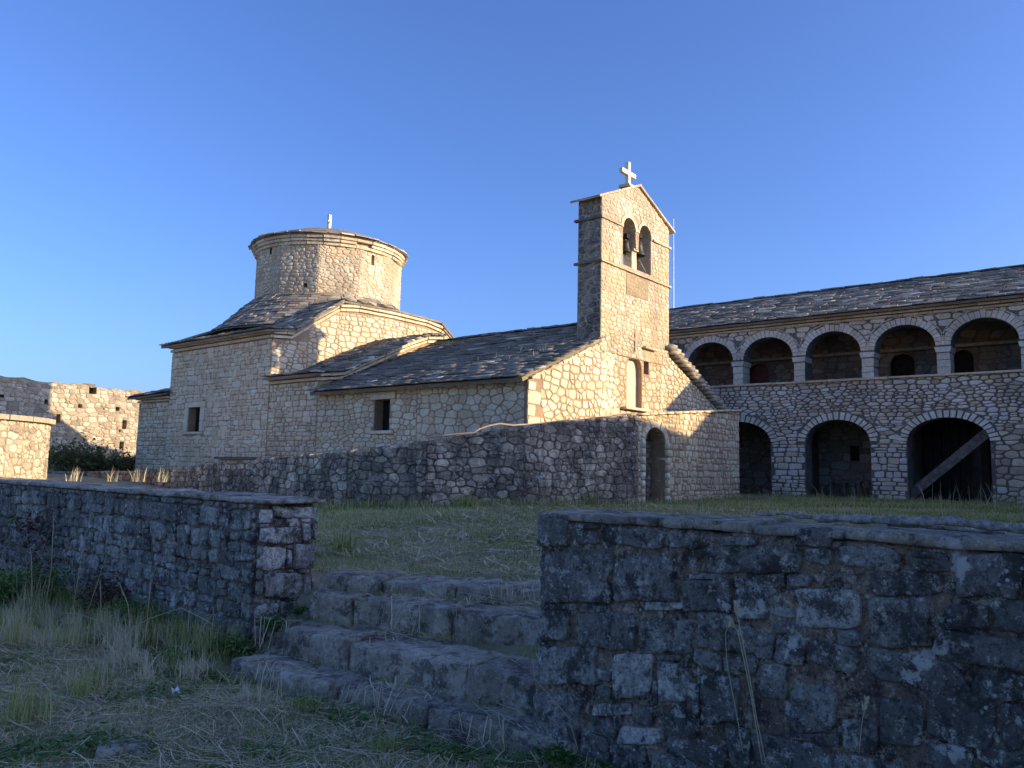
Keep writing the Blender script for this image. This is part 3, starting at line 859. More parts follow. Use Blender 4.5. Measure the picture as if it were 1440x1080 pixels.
# nave side wall
w2 = [(13.50, 2.44), (14.02, 2.44), (14.02, 3.16), (13.50, 3.16)]
side = plate('nave_wall', [(9.56, .8), (16.2, .8), (16.2, 3.38), (9.56, 3.38)], [w2], Vector((XS, 0, 0)), Y, Z, -X, .6, M_cmort, ch)
lint = [[(13.3, 3.16), (14.2, 3.16), (14.2, 3.33), (13.3, 3.33)], [(13.35, 2.36), (14.1, 2.36), (14.1, 2.44), (13.35, 2.44)]]
cells = rubble([(9.56, 1.3), (12.6, 1.3), (12.6, 3.38), (9.56, 3.38)], .24, .155, rnd, .4)+rubble([(12.6, 1.3), (16.2, 1.3), (16.2, 3.38), (12.6, 3.38)], .2, .115, rnd, .4, [w2]+lint)
lay(cs, cells, Vector((XS, 0, 0)), Y, Z, -X, M_church, side, rnd, .010, .018, (.3, .9))
box('lintel', (XS-.03, 13.32, 3.165), (XS+.3, 14.19, 3.325), M_church, ch, .75, .008)
box('sill', (XS-.06, 13.36, 2.37), (XS+.35, 14.1, 2.435), M_church, ch, .8, .006)
box('window_frame', (XS+.21, 13.50, 2.44), (XS+.25, 13.53, 3.16), M_wood, ch); box('window_frame', (XS+.21, 13.66, 2.44), (XS+.25, 13.69, 3.16), M_wood, ch)
box('window_pane', (XS+.26, 13.50, 2.44), (XS+.27, 14.02, 3.16), M_opening_shade, ch)
plate('nave_wall', [(9.56, .8), (16.2, .8), (16.2, 3.38), (9.56, 3.38)], [], Vector((20.6, 0, 0)), Y, Z, X, .6, M_cmort, ch)
# west front
niche = arch_poly(16.08, .345, 3.12, 4.02, .36, 10)
slot = [(16.52, 3.98), (16.76, 3.98), (16.76, 4.58), (16.52, 4.58)]
gab = [(12.012, .8), (20.588, .8), (20.588, 3.42), (16.3, 5.12), (12.012, 3.40)]
facade = plate('facade_wall', gab, [niche, slot], Vector((0, YF, 0)), X, Z, -Y, .6, M_cmort, ch)
towerband = [(14.5, 2.5), (17.8, 2.5), (17.8, 5.4), (14.5, 5.4)]
qu = [[(12, 2.2), (12.42, 2.2), (12.42, 3.42), (12, 3.42)]]
cells = rubble([(12, 2.2), (15.3, 2.2), (15.3, 4.75), (12, 3.42)], .21, .155, rnd, .45, qu)
cells += rubble([(17.3, 2.6), (20.6, 2.6), (20.6, 3.42), (17.3, 4.76)], .19, .14, rnd, .45)
def ftone(u, v, t): return min(1, t+.1)
lay(cs, cells, Vector((0, YF, 0)), X, Z, -Y, M_church, facade, rnd, .017, .024, (.3, 1.0), tonef=ftone)
z = 2.25; k = 0
while z < 3.36:
    h = min(rnd.uniform(.15, .27), 3.40-z); w = .44 if k % 2 else .27
    q = jit_poly([(12.0, z), (12.0+w, z), (12.0+w, z+h), (12.0, z+h)], .008, rnd)
    lay(cs, [q], Vector((0, YF, 0)), X, Z, -Y, M_church, facade, rnd, .01, .03, (.75, 1)); k += 1; z += h
plate('niche_back', [(15.7, 3.08), (16.46, 3.08), (16.46, 4.42), (15.7, 4.42)], [], Vector((0, YF+.13, 0)), X, Z, -Y, .1, plain('pale_plaster', (0.66, 0.56, 0.41), .9, var=.15, scale=5), ch)
box('niche_sill', (15.5, YF-.14, 3.06), (16.62, YF+.12, 3.115), M_slate, ch, .8, .006)
box('slot_recess', (16.5, YF+.25, 3.96), (16.8, YF+.3, 4.6), M_imort, ch)
box('lintel', (16.42, YF-.12, 4.585), (17.0, YF+.2, 4.64), M_slate, ch, .8, .008)
# plain cross in relief above the niche
box('relief_cross', (16.035, YF-.045, 4.46), (16.105, YF+.02, 4.98), M_tower, ch, .2, .008)
box('relief_cross', (15.86, YF-.042, 4.72), (16.28, YF+.02, 4.78), M_tower, ch, .2, .008)
# bell tower
hole = [(15.49, 6.47), (16.82, 6.47), (16.82, 7.36)]+[(16.53+.29*math.cos(math.pi*i/10), 7.36+.3*math.sin(math.pi*i/10)) for i in range(1, 10)]+[(16.24, 7.36), (16.22, 6.98), (16.10, 6.98), (16.07, 7.36)]+[(15.78+.29*math.cos(math.pi*i/10), 7.36+.3*math.sin(math.pi*i/10)) for i in range(1, 10)]+[(15.49, 7.36)]
plaque = [(15.66, 5.80), (16.66, 5.80), (16.66, 6.30), (15.66, 6.30)]
YT = YF-.02
tower = plate('bell_tower', [(14.57, 4.3), (17.75, 4.3), (17.75, 7.92), (16.2, 8.56), (14.57, 7.88)], [hole], Vector((0, YT, 0)), X, Z, -Y, .64, M_tmort, ch)
conv = [(14.57, 4.3), (17.75, 4.3), (17.75, 7.92), (16.2, 8.56), (14.57, 7.88)]
slot_ = [(16.46, 3.9), (17.0, 3.9), (17.0, 4.66), (16.46, 4.66)]
hx = [(15.42, 6.33), (16.9, 6.33), (16.9, 7.72), (15.42, 7.72)]
cells = rubble(conv, .17, .105, rnd, .42, [hole, hx, plaque, slot_])
lay(cs, cells, Vector((0, YT, 0)), X, Z, -Y, M_tower, tower, rnd, .016, .014, (.25, .9))
cells = rubble([(14.62, 2.6), (17.7, 2.6), (17.7, 4.29), (14.62, 4.29)], .2, .14, rnd, .42, [niche, slot])
lay(cs, cells, Vector((0, YF, 0)), X, Z, -Y, M_tower, facade, rnd, .02, .01, (.25, .8))
for c, a0, a1 in ((15.78, .1, math.pi), (16.53, 0, math.pi-.1)):
    vv = Pieces(ch, 'voussoir', 'voussoirs', 60)
    voussoirs(vv, c, .29, 7.36, .3, .1, 11, Vector((0, YT, 0)), X, Z, -Y, M_tower, tower, rnd, .02, a0, a1, gap=.1, tone=(.6, 1)); vv.finalize()
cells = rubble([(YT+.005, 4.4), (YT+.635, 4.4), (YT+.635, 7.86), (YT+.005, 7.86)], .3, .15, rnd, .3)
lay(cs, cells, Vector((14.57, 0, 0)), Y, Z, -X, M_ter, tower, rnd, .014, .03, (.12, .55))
cells = rubble([(YT+.005, 4.4), (YT+.635, 4.4), (YT+.635, 7.86), (YT+.005, 7.86)], .3, .15, rnd, .3)
lay(cs, cells, Vector((17.75, 0, 0)), Y, Z, X, M_tower, tower, rnd, .014, .02, (.3, .8))
# string courses and roof slabs
for (a, b, zz) in ((14.52, 15.42, 7.38), (16.88, 17.81, 7.38), (14.52, 15.9, 6.36), (15.9, 17.81, 6.36)):
    n = 3
    for k in range(n):
        u0 = a+(b-a)*k/n; u1 = a+(b-a)*(k+1)/n
        box('string_course', (u0+.004, YT-.05, zz-.025), (u1-.004, YT+.3, zz+.02), M_tower, tower, rnd.uniform(.1, .4), .006)
for zz in (7.38, 6.36):
    box('string_course', (14.51, YT-.045, zz-.028), (14.6, YT+.72, zz+.022), M_slate, tower, .1, .006)
    box('string_course', (17.72, YT-.045, zz-.028), (17.82, YT+.72, zz+.022), M_tower, tower, .3, .006)
for (a, za, b, zb) in ((14.38, 7.83, 16.21, 8.62), (16.21, 8.62, 17.98, 7.86)):
    for k in range(4):
        u0 = a+(b-a)*k/4; u1 = a+(b-a)*(k+1)/4; z0 = za+(zb-za)*k/4; z1 = za+(zb-za)*(k+1)/4
        e = rnd.uniform(0, .03)
        slab_poly('coping_slab', [(u0, YT-.06-e, z0), (u1, YT-.06-e, z1), (u1, YT+.75, z1), (u0, YT+.75, z0)], .05, M_tower, ch, tone=.5)
box('ridge_cap', (16.02, YT+.14, 8.58), (16.4, YT+.45, 8.645), M_tower, ch, .7, .01)
# cross on the tower
ct = onY(882, 228, 9.75); cb = onY(884, 262, 9.75); ca = onY(873, 240, 9.75); cr = onY(892, 248, 9.75)
xc = (ct.x+cb.x)/2; zm = (ca.z+cr.z)/2
V = [(xc-.05, -.05, cb.z-.12), (xc+.05, -.05, cb.z-.12), (xc+.05, -.05, zm-.055), (cr.x, -.05, zm-.055), (cr.x, -.05, zm+.055), (xc+.05, -.05, zm+.055), (xc+.05, -.05, ct.z), (xc-.05, -.05, ct.z), (xc-.05, -.05, zm+.055), (ca.x, -.05, zm+.055), (ca.x, -.05, zm-.055), (xc-.05, -.05, zm-.055)]
V = [(x, 9.75-.05, z) for x, y, z in V]+[(x, 9.75+.05, z) for x, y, z in V]
F = [tuple(range(12)), tuple(range(23, 11, -1))]+[(i, 12+i, 12+(i+1) % 12, (i+1) % 12) for i in range(12)]
part('cross', V, F, M_cross, ch, label='pale stone cross on top of the bell tower')
# pillar, bells
V, F = boxv((16.15, YT+.19, 6.70), X, Y, Z, .22, .22, .5, .006); part('pillar', V, F, M_tower, ch, .9)
V, F = boxv((16.155, YT+.32, 6.965), X, Y, Z, .22, .60, .05, .004); part('impost', V, F, M_tower, ch, .9)
V, F = boxv((16.17, YT+.36, 6.44), X, Y, Z, 1.5, .5, .06, .01); part('opening_sill', V, F, M_tower, ch, .8)
def bell(px, py, s, label):
    p = onY(px, py, YT+.2)
    b = thing('bell', label, 'bell', (p.x, YT+.2, p.z), 'bells in the tower openings')
    prof = [(0.02, .36), (.07, .36), (.10, .33), (.115, .22), (.13, .12), (.155, .04), (.18, 0), (.165, 0), (.14, .04), (.0, .1)]
    V = []; F = []
    for r, z in prof:
        for k in range(16):
            t = k*math.pi/8; V.append((p.x+r*s*math.cos(t), YT+.2+r*s*math.sin(t), p.z+z*s-.18*s))
    for i in range(len(prof)-1):
        for k in range(16): F.append((i*16+k, (i+1)*16+k, (i+1)*16+(k+1) % 16, i*16+(k+1) % 16))
    part('bell_body', V, F, M_bell, b, smooth=True)
    V, F = tube([(p.x, YT+.2, p.z-.05*s), (p.x, YT+.2, p.z-.2*s), (p.x, YT+.2, p.z-.26*s)], [.012, .014, .03], 8); part('clapper', V, F, M_bell, b, smooth=True)
    V, F = tube([(p.x, YT+.2, p.z+.16*s), (p.x, YT+.2, p.z+.3*s)], .02, 6); part('hanger', V, F, M_bell, b)
    V, F = boxv((p.x, YT+.2, p.z+.32*s), X, Y, Z, .12, .16, .12, .004); part('headstock', V, F, M_dwood, b)
    V, F = tube([(p.x-.22, YT+.2, p.z+.33*s), (p.x+.22, YT+.2, p.z+.33*s)], .014, 6); part('axle', V, F, M_bell, b)
    V, F = tube([(p.x, YT+.2, p.z-.25*s), (p.x+.06, YT+.15, p.z-.36*s), (p.x+.27, YT+.1, 6.5)], .008, 5); part('rope', V, F, M_rope, b)
bell(897.5, 350, 1.0, 'larger bronze bell hanging in the right opening of the bell tower')
bell(879.5, 347, .8, 'bell half hidden in the left opening of the bell tower')
# inscribed plaque: rows of shallow, worn letters
pq = box('plaque', (15.66, YT-.012, 5.80), (16.66, YT+.02, 6.31), M_plaque, ch, .5)
for r in range(5):
    zz = 6.23-r*.09; u = 15.74
    while u < 16.56:
        w = rnd.uniform(.015, .05)
        if rnd.random() < .85: box('letter', (u, YT-.016, zz-.02), (u+w, YT-.011, zz+.02), M_tmort, pq)
        u += w+rnd.uniform(.012, .03)
# nave roof
def roof_c(P0, pu, pr, name='roof'):
    return slab_poly(name, [P0, pu, pr[0], pr[1]], .07, M_slate, ch)
zr = lambda x: 3.40+(x-11.74)*1.88/4.56
nr_ = slab_poly('nave_roof', [(11.74, 10.13, 3.40), (11.74, 16.2, 3.40), (16.3, 16.2, 5.28), (16.3, 10.13, 5.28)], .08, M_slate, ch)
slab_poly('nave_roof', [(11.74, 9.44, 3.40), (11.74, 10.127, 3.40), (14.55, 10.127, zr(14.55)), (14.55, 9.44, zr(14.55))], .08, M_slate, ch)
slab_poly('nave_roof', [(20.9, 10.13, 3.40), (20.9, 16.2, 3.40), (16.303, 16.2, 5.28), (16.303, 10.13, 5.28)], .08, M_slate, ch)
slab_poly('nave_roof', [(20.9, 9.62, 3.36), (20.9, 10.127, 3.36), (17.78, 10.127, 4.64), (17.78, 9.62, 4.64)], .08, M_slate, ch)
vd = Vector((4.56, 0, 1.88)); vl = vd.length; vd.normalize()
slates(csl, Vector((11.66, 9.40, 3.385)), Y, vd, 6.8, vl, .15, .42, M_slate, nr_, rnd, .024, (.15, .6), bright=.03, lim=lambda v: (0 if v < 2.9 else .75, 6.8))
for k in range(26):
    a = 10.2+k*.235
    V, F = boxv((16.3, a+.11, 5.33), X, Y, Z, .4, .26, .035, .015, rnd); csl.add(V, F, rnd.uniform(.1, .5), M_slate, nr_, .02, -X, False)
# verge slates: both slopes of the front gable, the right one thick and ropy
vg = Pieces(ch, 'verge_slate', 'verge_slates', 80)
for k in range(19):
    t = (k+.5)/19; c = Vector((12.0+t*2.5, YF-.03, 3.42+t*1.04)); d = Vector((2.5, 0, 1.04)).normalized()
    V, F = boxv(c, d, Y, d.cross(Y), .17, .16+rnd.uniform(0, .05), .05, .012, rnd); vg.add(V, F, rnd.uniform(.5, .9), M_tower, facade, .02, -Y, False)
for k in range(17):
    t = (k+.5)/17; c = Vector((17.66+t*3.3, YF+.02, 4.80-t*1.45)); d = Vector((3.2, 0, -1.42)).normalized(); up = Y.cross(d)
    if up.z < 0: up = -up
    d2 = (d*math.cos(.38)+up*math.sin(.38)*1).normalized(); u2 = d2.cross(Y)
    V, F = boxv(c+up*.0, d2, Y, u2, .36, .34+rnd.uniform(-.03, .06), .085, .014, rnd); vg.add(V, F, rnd.uniform(.35, .8), M_slate, facade, .03, -Y, True)
    V, F = boxv(c+up*.1+d*.05, d2, Y, u2, .3, .3+rnd.uniform(-.03, .05), .07, .014, rnd); vg.add(V, F, rnd.uniform(.35, .8), M_slate, facade, .03, -Y, True)
vg.finalize()

# vestibule block between nave and cross arm
yb = 16.2; ya = 18.34
vw = plate('side_wall', [(16.21, .8), (18.33, .8), (18.33, 3.72), (16.21, 3.72)], [], Vector((XS+.003, 0, 0)), Y, Z, -X, .6, M_cmort, ch)
lay(cs, coursed([(16.21, 1.3), (18.33, 1.3), (18.33, 3.72), (16.21, 3.72)], rnd, (.08, .17), (.15, .4), .022, (), .25), Vector((XS+.003, 0, 0)), Y, Z, -X, M_church, vw, rnd, .014, .022, (.25, .9))
profB = [(12.0, 3.72), (12.75, 3.83), (13.87, 4.38), (15.03, 4.92), (15.7, 5.18), (16.3, 5.26)]
pB = profB+[(32.6-x, z) for x, z in profB[-2::-1]]
gB = plate('gable_wall', [(12.014, .8), (20.586, .8)]+[(min(20.586, max(12.014, x)), z) for x, z in pB[::-1]], [], Vector((0, yb, 0)), X, Z, -Y, .5, M_cmort, ch)
cells = rubble([(12.6, 3.3), (19.9, 3.3), (18.5, 4.4), (17.4, 4.98), (16.3, 5.24), (15.1, 4.9), (13.9, 4.35)], .22, .11, rnd, .3)
lay(cs, cells, Vector((0, yb, 0)), X, Z, -Y, M_church, gB, rnd, .012, .015, (.4, .9))
def prof_out(p0, p1): return Vector((0, -1, 0))
cornice(cc, [(x, yb, z) for x, z in pB], [-Y]*(len(pB)-1), 0, 2, .1, .06, .34, M_church, gB, rnd, (.35, .8))
cornice(cc, [(XS, yb-.05, 3.72), (XS, ya, 3.72)], [-X], 0, 2, .1, .06, .34, M_church, vw, rnd, (.3, .7))
def prof_roof(pf, y0, y1, dz, tag_, rows=.17, sw=.3, left_only=True, over=.22, lims=None):
    objs = []
    pts = [(x, z+dz) for x, z in pf]
    pts[0] = (pts[0][0]-over, pts[0][1]-.05); pts[-1] = (pts[-1][0]+over, pts[-1][1]-.05)
    for i in range(len(pts)-1):
        (xa, za), (xb, zb) = pts[i], pts[i+1]
        e = .002*i
        o = slab_poly('roof', [(xa, y0, za), (xa, y1+e, za), (xb, y1+e, zb), (xb, y0, zb)], .06, M_slate, ch); objs.append(o)
        d = Vector((xb-xa, 0, zb-za)); L = d.length; d.normalize()
        if d.z >= -0.02:
            slates(csl, Vector((xa-.03 if i == 0 else xa, y0-.08, za-.01)), Y, d, y1-y0+.1, L+.02, rows, sw, M_slate, o, rnd, .032, (.1, .7), bright=.08)
    return objs
prof_roof(pB, yb-.1, ya, .22, 'b')

# cross arm with the drum
w1 = [(21.80, 2.52), (22.50, 2.52), (22.50, 3.25), (21.80, 3.25)]
aw = plate('side_wall', [(18.345, .8), (23.75, .8), (23.75, 5.0), (18.345, 5.0)], [w1], Vector((XS, 0, 0)), Y, Z, -X, .6, M_cmort, ch)
lint = [[(21.55, 3.25), (22.75, 3.25), (22.75, 3.42), (21.55, 3.42)], [(21.6, 2.44), (22.7, 2.44), (22.7, 2.52), (21.6, 2.52)]]
cells = coursed([(18.345, 1.2), (23.75, 1.2), (23.75, 5.0), (18.345, 5.0)], rnd, (.09, .175), (.18, .46), .022, [w1]+lint, .2)
lay(cs, cells, Vector((XS, 0, 0)), Y, Z, -X, M_church, aw, rnd, .008, .014, (.35, .85))
box('lintel', (XS-.02, 21.57, 3.255), (XS+.3, 22.73, 3.41), M_church, ch, .9, .008)
box('sill', (XS-.04, 21.62, 2.45), (XS+.35, 22.68, 2.515), M_church, ch, .9, .006)
for a, b, c, d in ((21.62, 21.79, 2.53, 2.85), (21.56, 21.79, 2.86, 3.24), (22.51, 22.74, 2.53, 2.9), (22.51, 22.68, 2.91, 3.24)):
    box('jamb_stone', (XS-.035, a, c), (XS+.2, b, d), M_church, ch, .9, .006)
box('window_frame', (XS+.19, 22.05, 2.52), (XS+.22, 22.08, 3.25), M_wood, ch)
box('window_pane', (XS+.23, 21.80, 2.52), (XS+.24, 22.50, 3.25), M_opening_shade, ch)
profA = [(12.0, 5.0), (12.62, 5.05), (13.15, 5.42), (14.2, 6.1), (14.9, 6.2), (16.3, 6.22)]
pA = profA+[(32.6-x, z) for x, z in profA[-2::-1]]
gA = plate('gable_wall', [(12.012, .8), (20.588, .8)]+[(min(20.588, max(12.012, x)), z) for x, z in pA[::-1]], [], Vector((0, ya, 0)), X, Z, -Y, .5, M_cmort, ch)
for pc in ([(12, 3.5), (14.2, 3.9), (14.2, 6.08), (13.15, 5.42), (12.62, 5.05), (12, 5.0)],):
    cells = rubble([(12, 3.6), (13.15, 3.6), (13.15, 5.4), (12.5, 5.02), (12, 5.0)], .24, .14, rnd, .33)
cells += rubble([(13.15, 3.6), (14.2, 3.6), (14.2, 6.08), (13.15, 5.41)], .26, .16, rnd, .36)
cells += rubble([(14.2, 4.2), (18.4, 4.2), (18.4, 6.08), (16.3, 6.2), (14.2, 6.09)], .26, .16, rnd, .36)
cells += rubble([(18.4, 4.2), (20.6, 4.2), (20.6, 5.0), (20.0, 5.04), (19.45, 5.41), (18.4, 6.08)], .26, .16, rnd, .36)
lay(cs, cells, Vector((0, ya, 0)), X, Z, -Y, M_church, gA, rnd, .016, .022, (.35, 1))
cornice(cc, [(x, ya, z) for x, z in pA], [-Y]*(len(pA)-1), 0, 2, .11, .06, .36, M_church, gA, rnd, (.4, .9))
cornice(cc, [(XS, ya-.05, 5.0), (XS, 23.75, 5.0)], [-X], 0, 2, .11, .07, .36, M_church, aw, rnd, (.3, .75))
# roof of the cross arm: eave strip, steep strip, crown; hipped at the far end
def quad_roof(P, lim=None, rows=.18, sw=.32, tone=(.1, .7)):
    P = [Vector(p) for p in P]            # a,b along the eave, c,d along the top (c over b)
    o = slab_poly('roof', P, .06, M_slate, ch)
    U = (P[1]-P[0]); L = U.length; U.normalize()
    w = P[3]-P[0]; w = w-U*w.dot(U); H = w.length; w.normalize()
    a = (P[3]-P[0]).dot(U); b = (P[2]-P[0]).dot(U)
    slates(csl, P[0]-w*.04, U, w, L, H, rows, sw, M_slate, o, rnd, .032, tone, lim=lambda v: (a*v/H, L+(b-L)*v/H), bright=.1)
    return o
e0 = ya-.16
quad_roof([(11.74, e0, 5.20), (11.74, 24.0, 5.20), (12.66, 23.4, 5.32), (12.66, e0, 5.32)])
quad_roof([(12.66, e0, 5.32), (12.66, 23.4, 5.32), (14.25, 22.4, 6.42), (14.25, e0, 6.42)])
quad_roof([(14.25, e0, 6.42), (14.25, 22.4, 6.42), (16.3, 22.4, 6.5), (16.3, e0, 6.5)])
slab_poly('roof', [(11.74, 24.0, 5.24), (20.86, 24.0, 5.24), (18.3, 22.4, 6.45), (14.25, 22.4, 6.45)], .06, M_slate, ch)
slab_poly('roof', [(18.3, e0, 6.44), (18.3, 22.4, 6.44), (16.302, 22.4, 6.5), (16.302, e0, 6.5)], .06, M_slate, ch)
slab_poly('roof', [(20.86, e0, 5.2), (20.86, 24, 5.2), (19.94, 23.4, 5.32), (19.94, e0, 5.32)], .06, M_slate, ch)
slab_poly('roof', [(19.94, e0, 5.32), (19.94, 23.4, 5.32), (18.35, 22.4, 6.42), (18.35, e0, 6.42)], .06, M_slate, ch)
plate('side_wall', [(16.25, .8), (23.75, .8), (23.75, 5.0), (16.25, 5.0)], [], Vector((20.6, 0, 0)), Y, Z, X, .6, M_cmort, ch)
plate('rear_wall', [(12.62, .8), (19.98, .8), (19.98, 5.0), (12.62, 5.0)], [], Vector((0, 23.74, 0)), X, Z, Y, .5, M_cmort, ch)
# sanctuary block
ew = plate('side_wall', [(23.76, .8), (25.85, .8), (25.85, 3.5), (23.76, 3.5)], [], Vector((XS+.06, 0, 0)), Y, Z, -X, .6, M_cmort, ch)
lay(cs, coursed([(23.76, 1.2), (25.85, 1.2), (25.85, 3.5), (23.76, 3.5)], rnd, (.1, .17), (.18, .44), .02, (), .2), Vector((XS+.06, 0, 0)), Y, Z, -X, M_church, ew, rnd, .014, .022, (.25, .9))
cornice(cc, [(XS+.06, 23.76, 3.5), (XS+.06, 25.85, 3.5)], [-X], 0, 2, .08, .07, .34, M_church, ew, rnd, (.3, .7))
plate('rear_wall', [(12.7, .8), (20.6, .8), (20.6, 3.5), (12.7, 3.5)], [], Vector((0, 25.85, 0)), X, Z, Y, .5, M_cmort, ch)
quad_roof([(11.76, 23.77, 3.72), (11.76, 26.1, 3.66), (15.6, 24.6, 4.75), (15.6, 23.77, 4.8)])
slab_poly('roof', [(11.76, 26.1, 3.69), (20.6, 26.1, 3.69), (18.6, 24.6, 4.78), (15.6, 24.6, 4.78)], .06, M_slate, ch)
# drum: twelve-sided
DC = Vector((16.3, 21.7, 0)); DR = 2.45
an = lambda k: R(15+30*k)
for k in range(12):
    a = DC+Vector((math.cos(an(k)), math.sin(an(k)), 0))*DR; b = DC+Vector((math.cos(an(k+1)), math.sin(an(k+1)), 0))*DR
    U = (b-a); L = U.length; U.normalize(); Nn = Vector((U.y, -U.x, 0))
    hs = []
    def slit(px, py, w, h):
        d = ray(px, py); t = (a-EYE).dot(Nn)/d.dot(Nn); p = EYE+d*t; u = (p-a).dot(U)
        if 0.12 < u < L-.12: hs.append([(u-w/2, p.z-h/2), (u+w/2, p.z-h/2), (u+w/2, p.z+h/2), (u-w/2, p.z+h/2)])
    if Nn.dot(EYE-a) > 0:
        slit(524.5, 366, .12, .34); slit(381, 351, .1, .3); slit(429, 401, .13, .13)
    dw = plate('drum_wall', [(0, 6.0), (L, 6.0), (L, 8.52), (0, 8.52)], hs, a, U, Z, Nn, .35, M_tmort, ch)
    for h_ in hs:
        q = a+U*((h_[0][0]+h_[1][0])/2)-Nn*.3; V, F = boxv(q+Z*((h_[0][1]+h_[2][1])/2), U, Nn, Z, .3, .02, .5); part('dark_slit_back', V, F, M_opening_shade, dw)  # near-black backing paints the shade inside each slit
    if Nn.dot(EYE-a) > 0:
        lay(cs, rubble([(0, 6.5), (L, 6.5), (L, 8.5), (0, 8.5)], .19, .115, rnd, .38, hs), a, U, Z, Nn, M_tower, dw, rnd, .013, .018, (.3, .95))
nseg = 30
for kx, (rr, zz) in enumerate(((2.40, 8.50), (2.45, 8.60), (2.50, 8.70))):
    for k in range(nseg):
        t0 = 2*math.pi*(k+.02)/nseg; t1 = 2*math.pi*(k+.98)/nseg; r2 = rr+.06+rnd.uniform(0, .02)
        if kx < 2 and 241 < math.degrees(t0) < 262 and kx == 1: r2 -= .12
        q = [DC+Vector((math.cos(t)*r, math.sin(t)*r, 0)) for t, r in ((t0, 2.2), (t0, r2), (t1, r2), (t1, 2.2))]
        V = [p+Z*zz for p in q]+[p+Z*(zz+.085) for p in q]
        cc.add(V, BOXF, rnd.uniform(.35, .85), M_tower, ch, .03, (q[1]-DC).normalized(), False)
prof = [(2.60, 8.80), (2.58, 8.85), (2.2, 9.05), (1.5, 9.32), (.8, 9.47), (0.02, 9.53)]
V = []; F = []
for r, z in prof:
    for k in range(36): V.append(DC+Vector((r*math.cos(k*math.pi/18), r*math.sin(k*math.pi/18), z)))
for i in range(len(prof)-1):
    for k in range(36): F.append((i*36+k, i*36+(k+1) % 36, (i+1)*36+(k+1) % 36, (i+1)*36+k))
F.append(tuple(range(35, -1, -1)))
dr = part('drum_roof', V, F, M_slate, ch, .35, False)
def ring_slates(r0, z0, r1, z1, n, tone=(.1, .7), thick=.035):
    for k in range(n):
        t0 = 2*math.pi*(k+rnd.uniform(-.1, .1))/n; t1 = 2*math.pi*(k+.96)/n; rr = r0+rnd.uniform(-.03, .05)
        q = [DC+Vector((math.cos(t)*r, math.sin(t)*r, z)) for t, r, z in ((t0, rr, z0), (t1, rr, z0+rnd.uniform(-.01, .012)), (t1, r1, z1), (t0, r1, z1))]
        if z0 < 8:
            for p in q: p.y = max(p.y, 18.45)
        V = q+[p+Z*thick for p in q]
        csl.add([*V], BOXF, rnd.uniform(*tone), M_slate, dr, .03, (q[0]-Vector((DC.x, DC.y, q[0].z))).normalized(), False)
for i in range(9):
    r0 = 2.66-i*.26; z0 = 8.82+(2.66-r0)*.27 + (.02 if i else 0)
    ring_slates(r0, z0+.01, max(.05, r0-.42), z0+.11, max(10, int(r0*15)), tone=(.3, .9) if i == 0 else (.1, .7))
V = []; F = []
for r, z in ((3.75, 5.66), (2.4, 6.93)):
    for k in range(36):
        p = DC+Vector((r*math.cos(k*math.pi/18), r*math.sin(k*math.pi/18), z)); p.y = max(p.y, 18.45); V.append(p)
for k in range(36): F.append((k, (k+1) % 36, 36+(k+1) % 36, 36+k))
part('drum_skirt', V, F, M_slate, ch, .3)
for i in range(13):       # slate skirt round the foot of the drum
    r0 = 3.74-i*.1; z0 = 5.70+i*.0945
    ring_slates(r0, z0+.01, r0-.2, z0+.16, int(r0*20), thick=.026)
box('cross', (16.16, 21.66, 9.5), (16.26, 21.76, 10.22), M_cross, ch, label='white shaft of the cross on the drum roof')
V, F = boxv((16.21, 21.71, 9.96), (DC-EYE).normalized().cross(Z).cross(Z).normalized(), Z.cross((DC-EYE).normalized().cross(Z).cross(Z)).normalized(), Z, .34, .08, .08); part('cross_arm', V, F, M_cross, ch)
box('cross_foot', (16.0, 21.55, 9.47), (16.42, 21.87, 9.56), M_cross, ch, jit=.02)
cs.finalize(); csl.finalize(); cc.finalize()

# plank fixed low on the church wall, pale hose on the terrace wall
p0 = onX(305, 643, XS-.1); p1 = onX(356, 646, XS-.1)
V, F = boxv(((p0.x), (p0.y+p1.y)/2, (p0.z+p1.z)/2), Y, X, Z, abs(p0.y-p1.y), .16, .06, .01)
tag(part('plank', V, F, M_wood, tone=.5), 'dark weathered plank low against the shaded church wall', 'plank')
hp = [(12.0, 9.42, 2.50), (11.6, 9.35, 2.47), (11.45, 9.4, 2.45), (11.2, 9.5, 2.47), (11.05, 9.62, 2.43), (10.85, 9.7, 2.36), (10.75, 9.75, 2.28), (10.4, 9.9, 2.24), (10.0, 10.25, 2.16)]
hp = [(12.4, 9.3, 2.56), (13.2, 9.0, 2.66), (14.3, 8.65, 2.86)][::-1]+hp
V, F = tube(hp, .018, 6)
tag(part('garden_hose', V, F, M_hose, smooth=True), 'thin pale orange hose lying along the top of the dark retaining wall', 'hose')

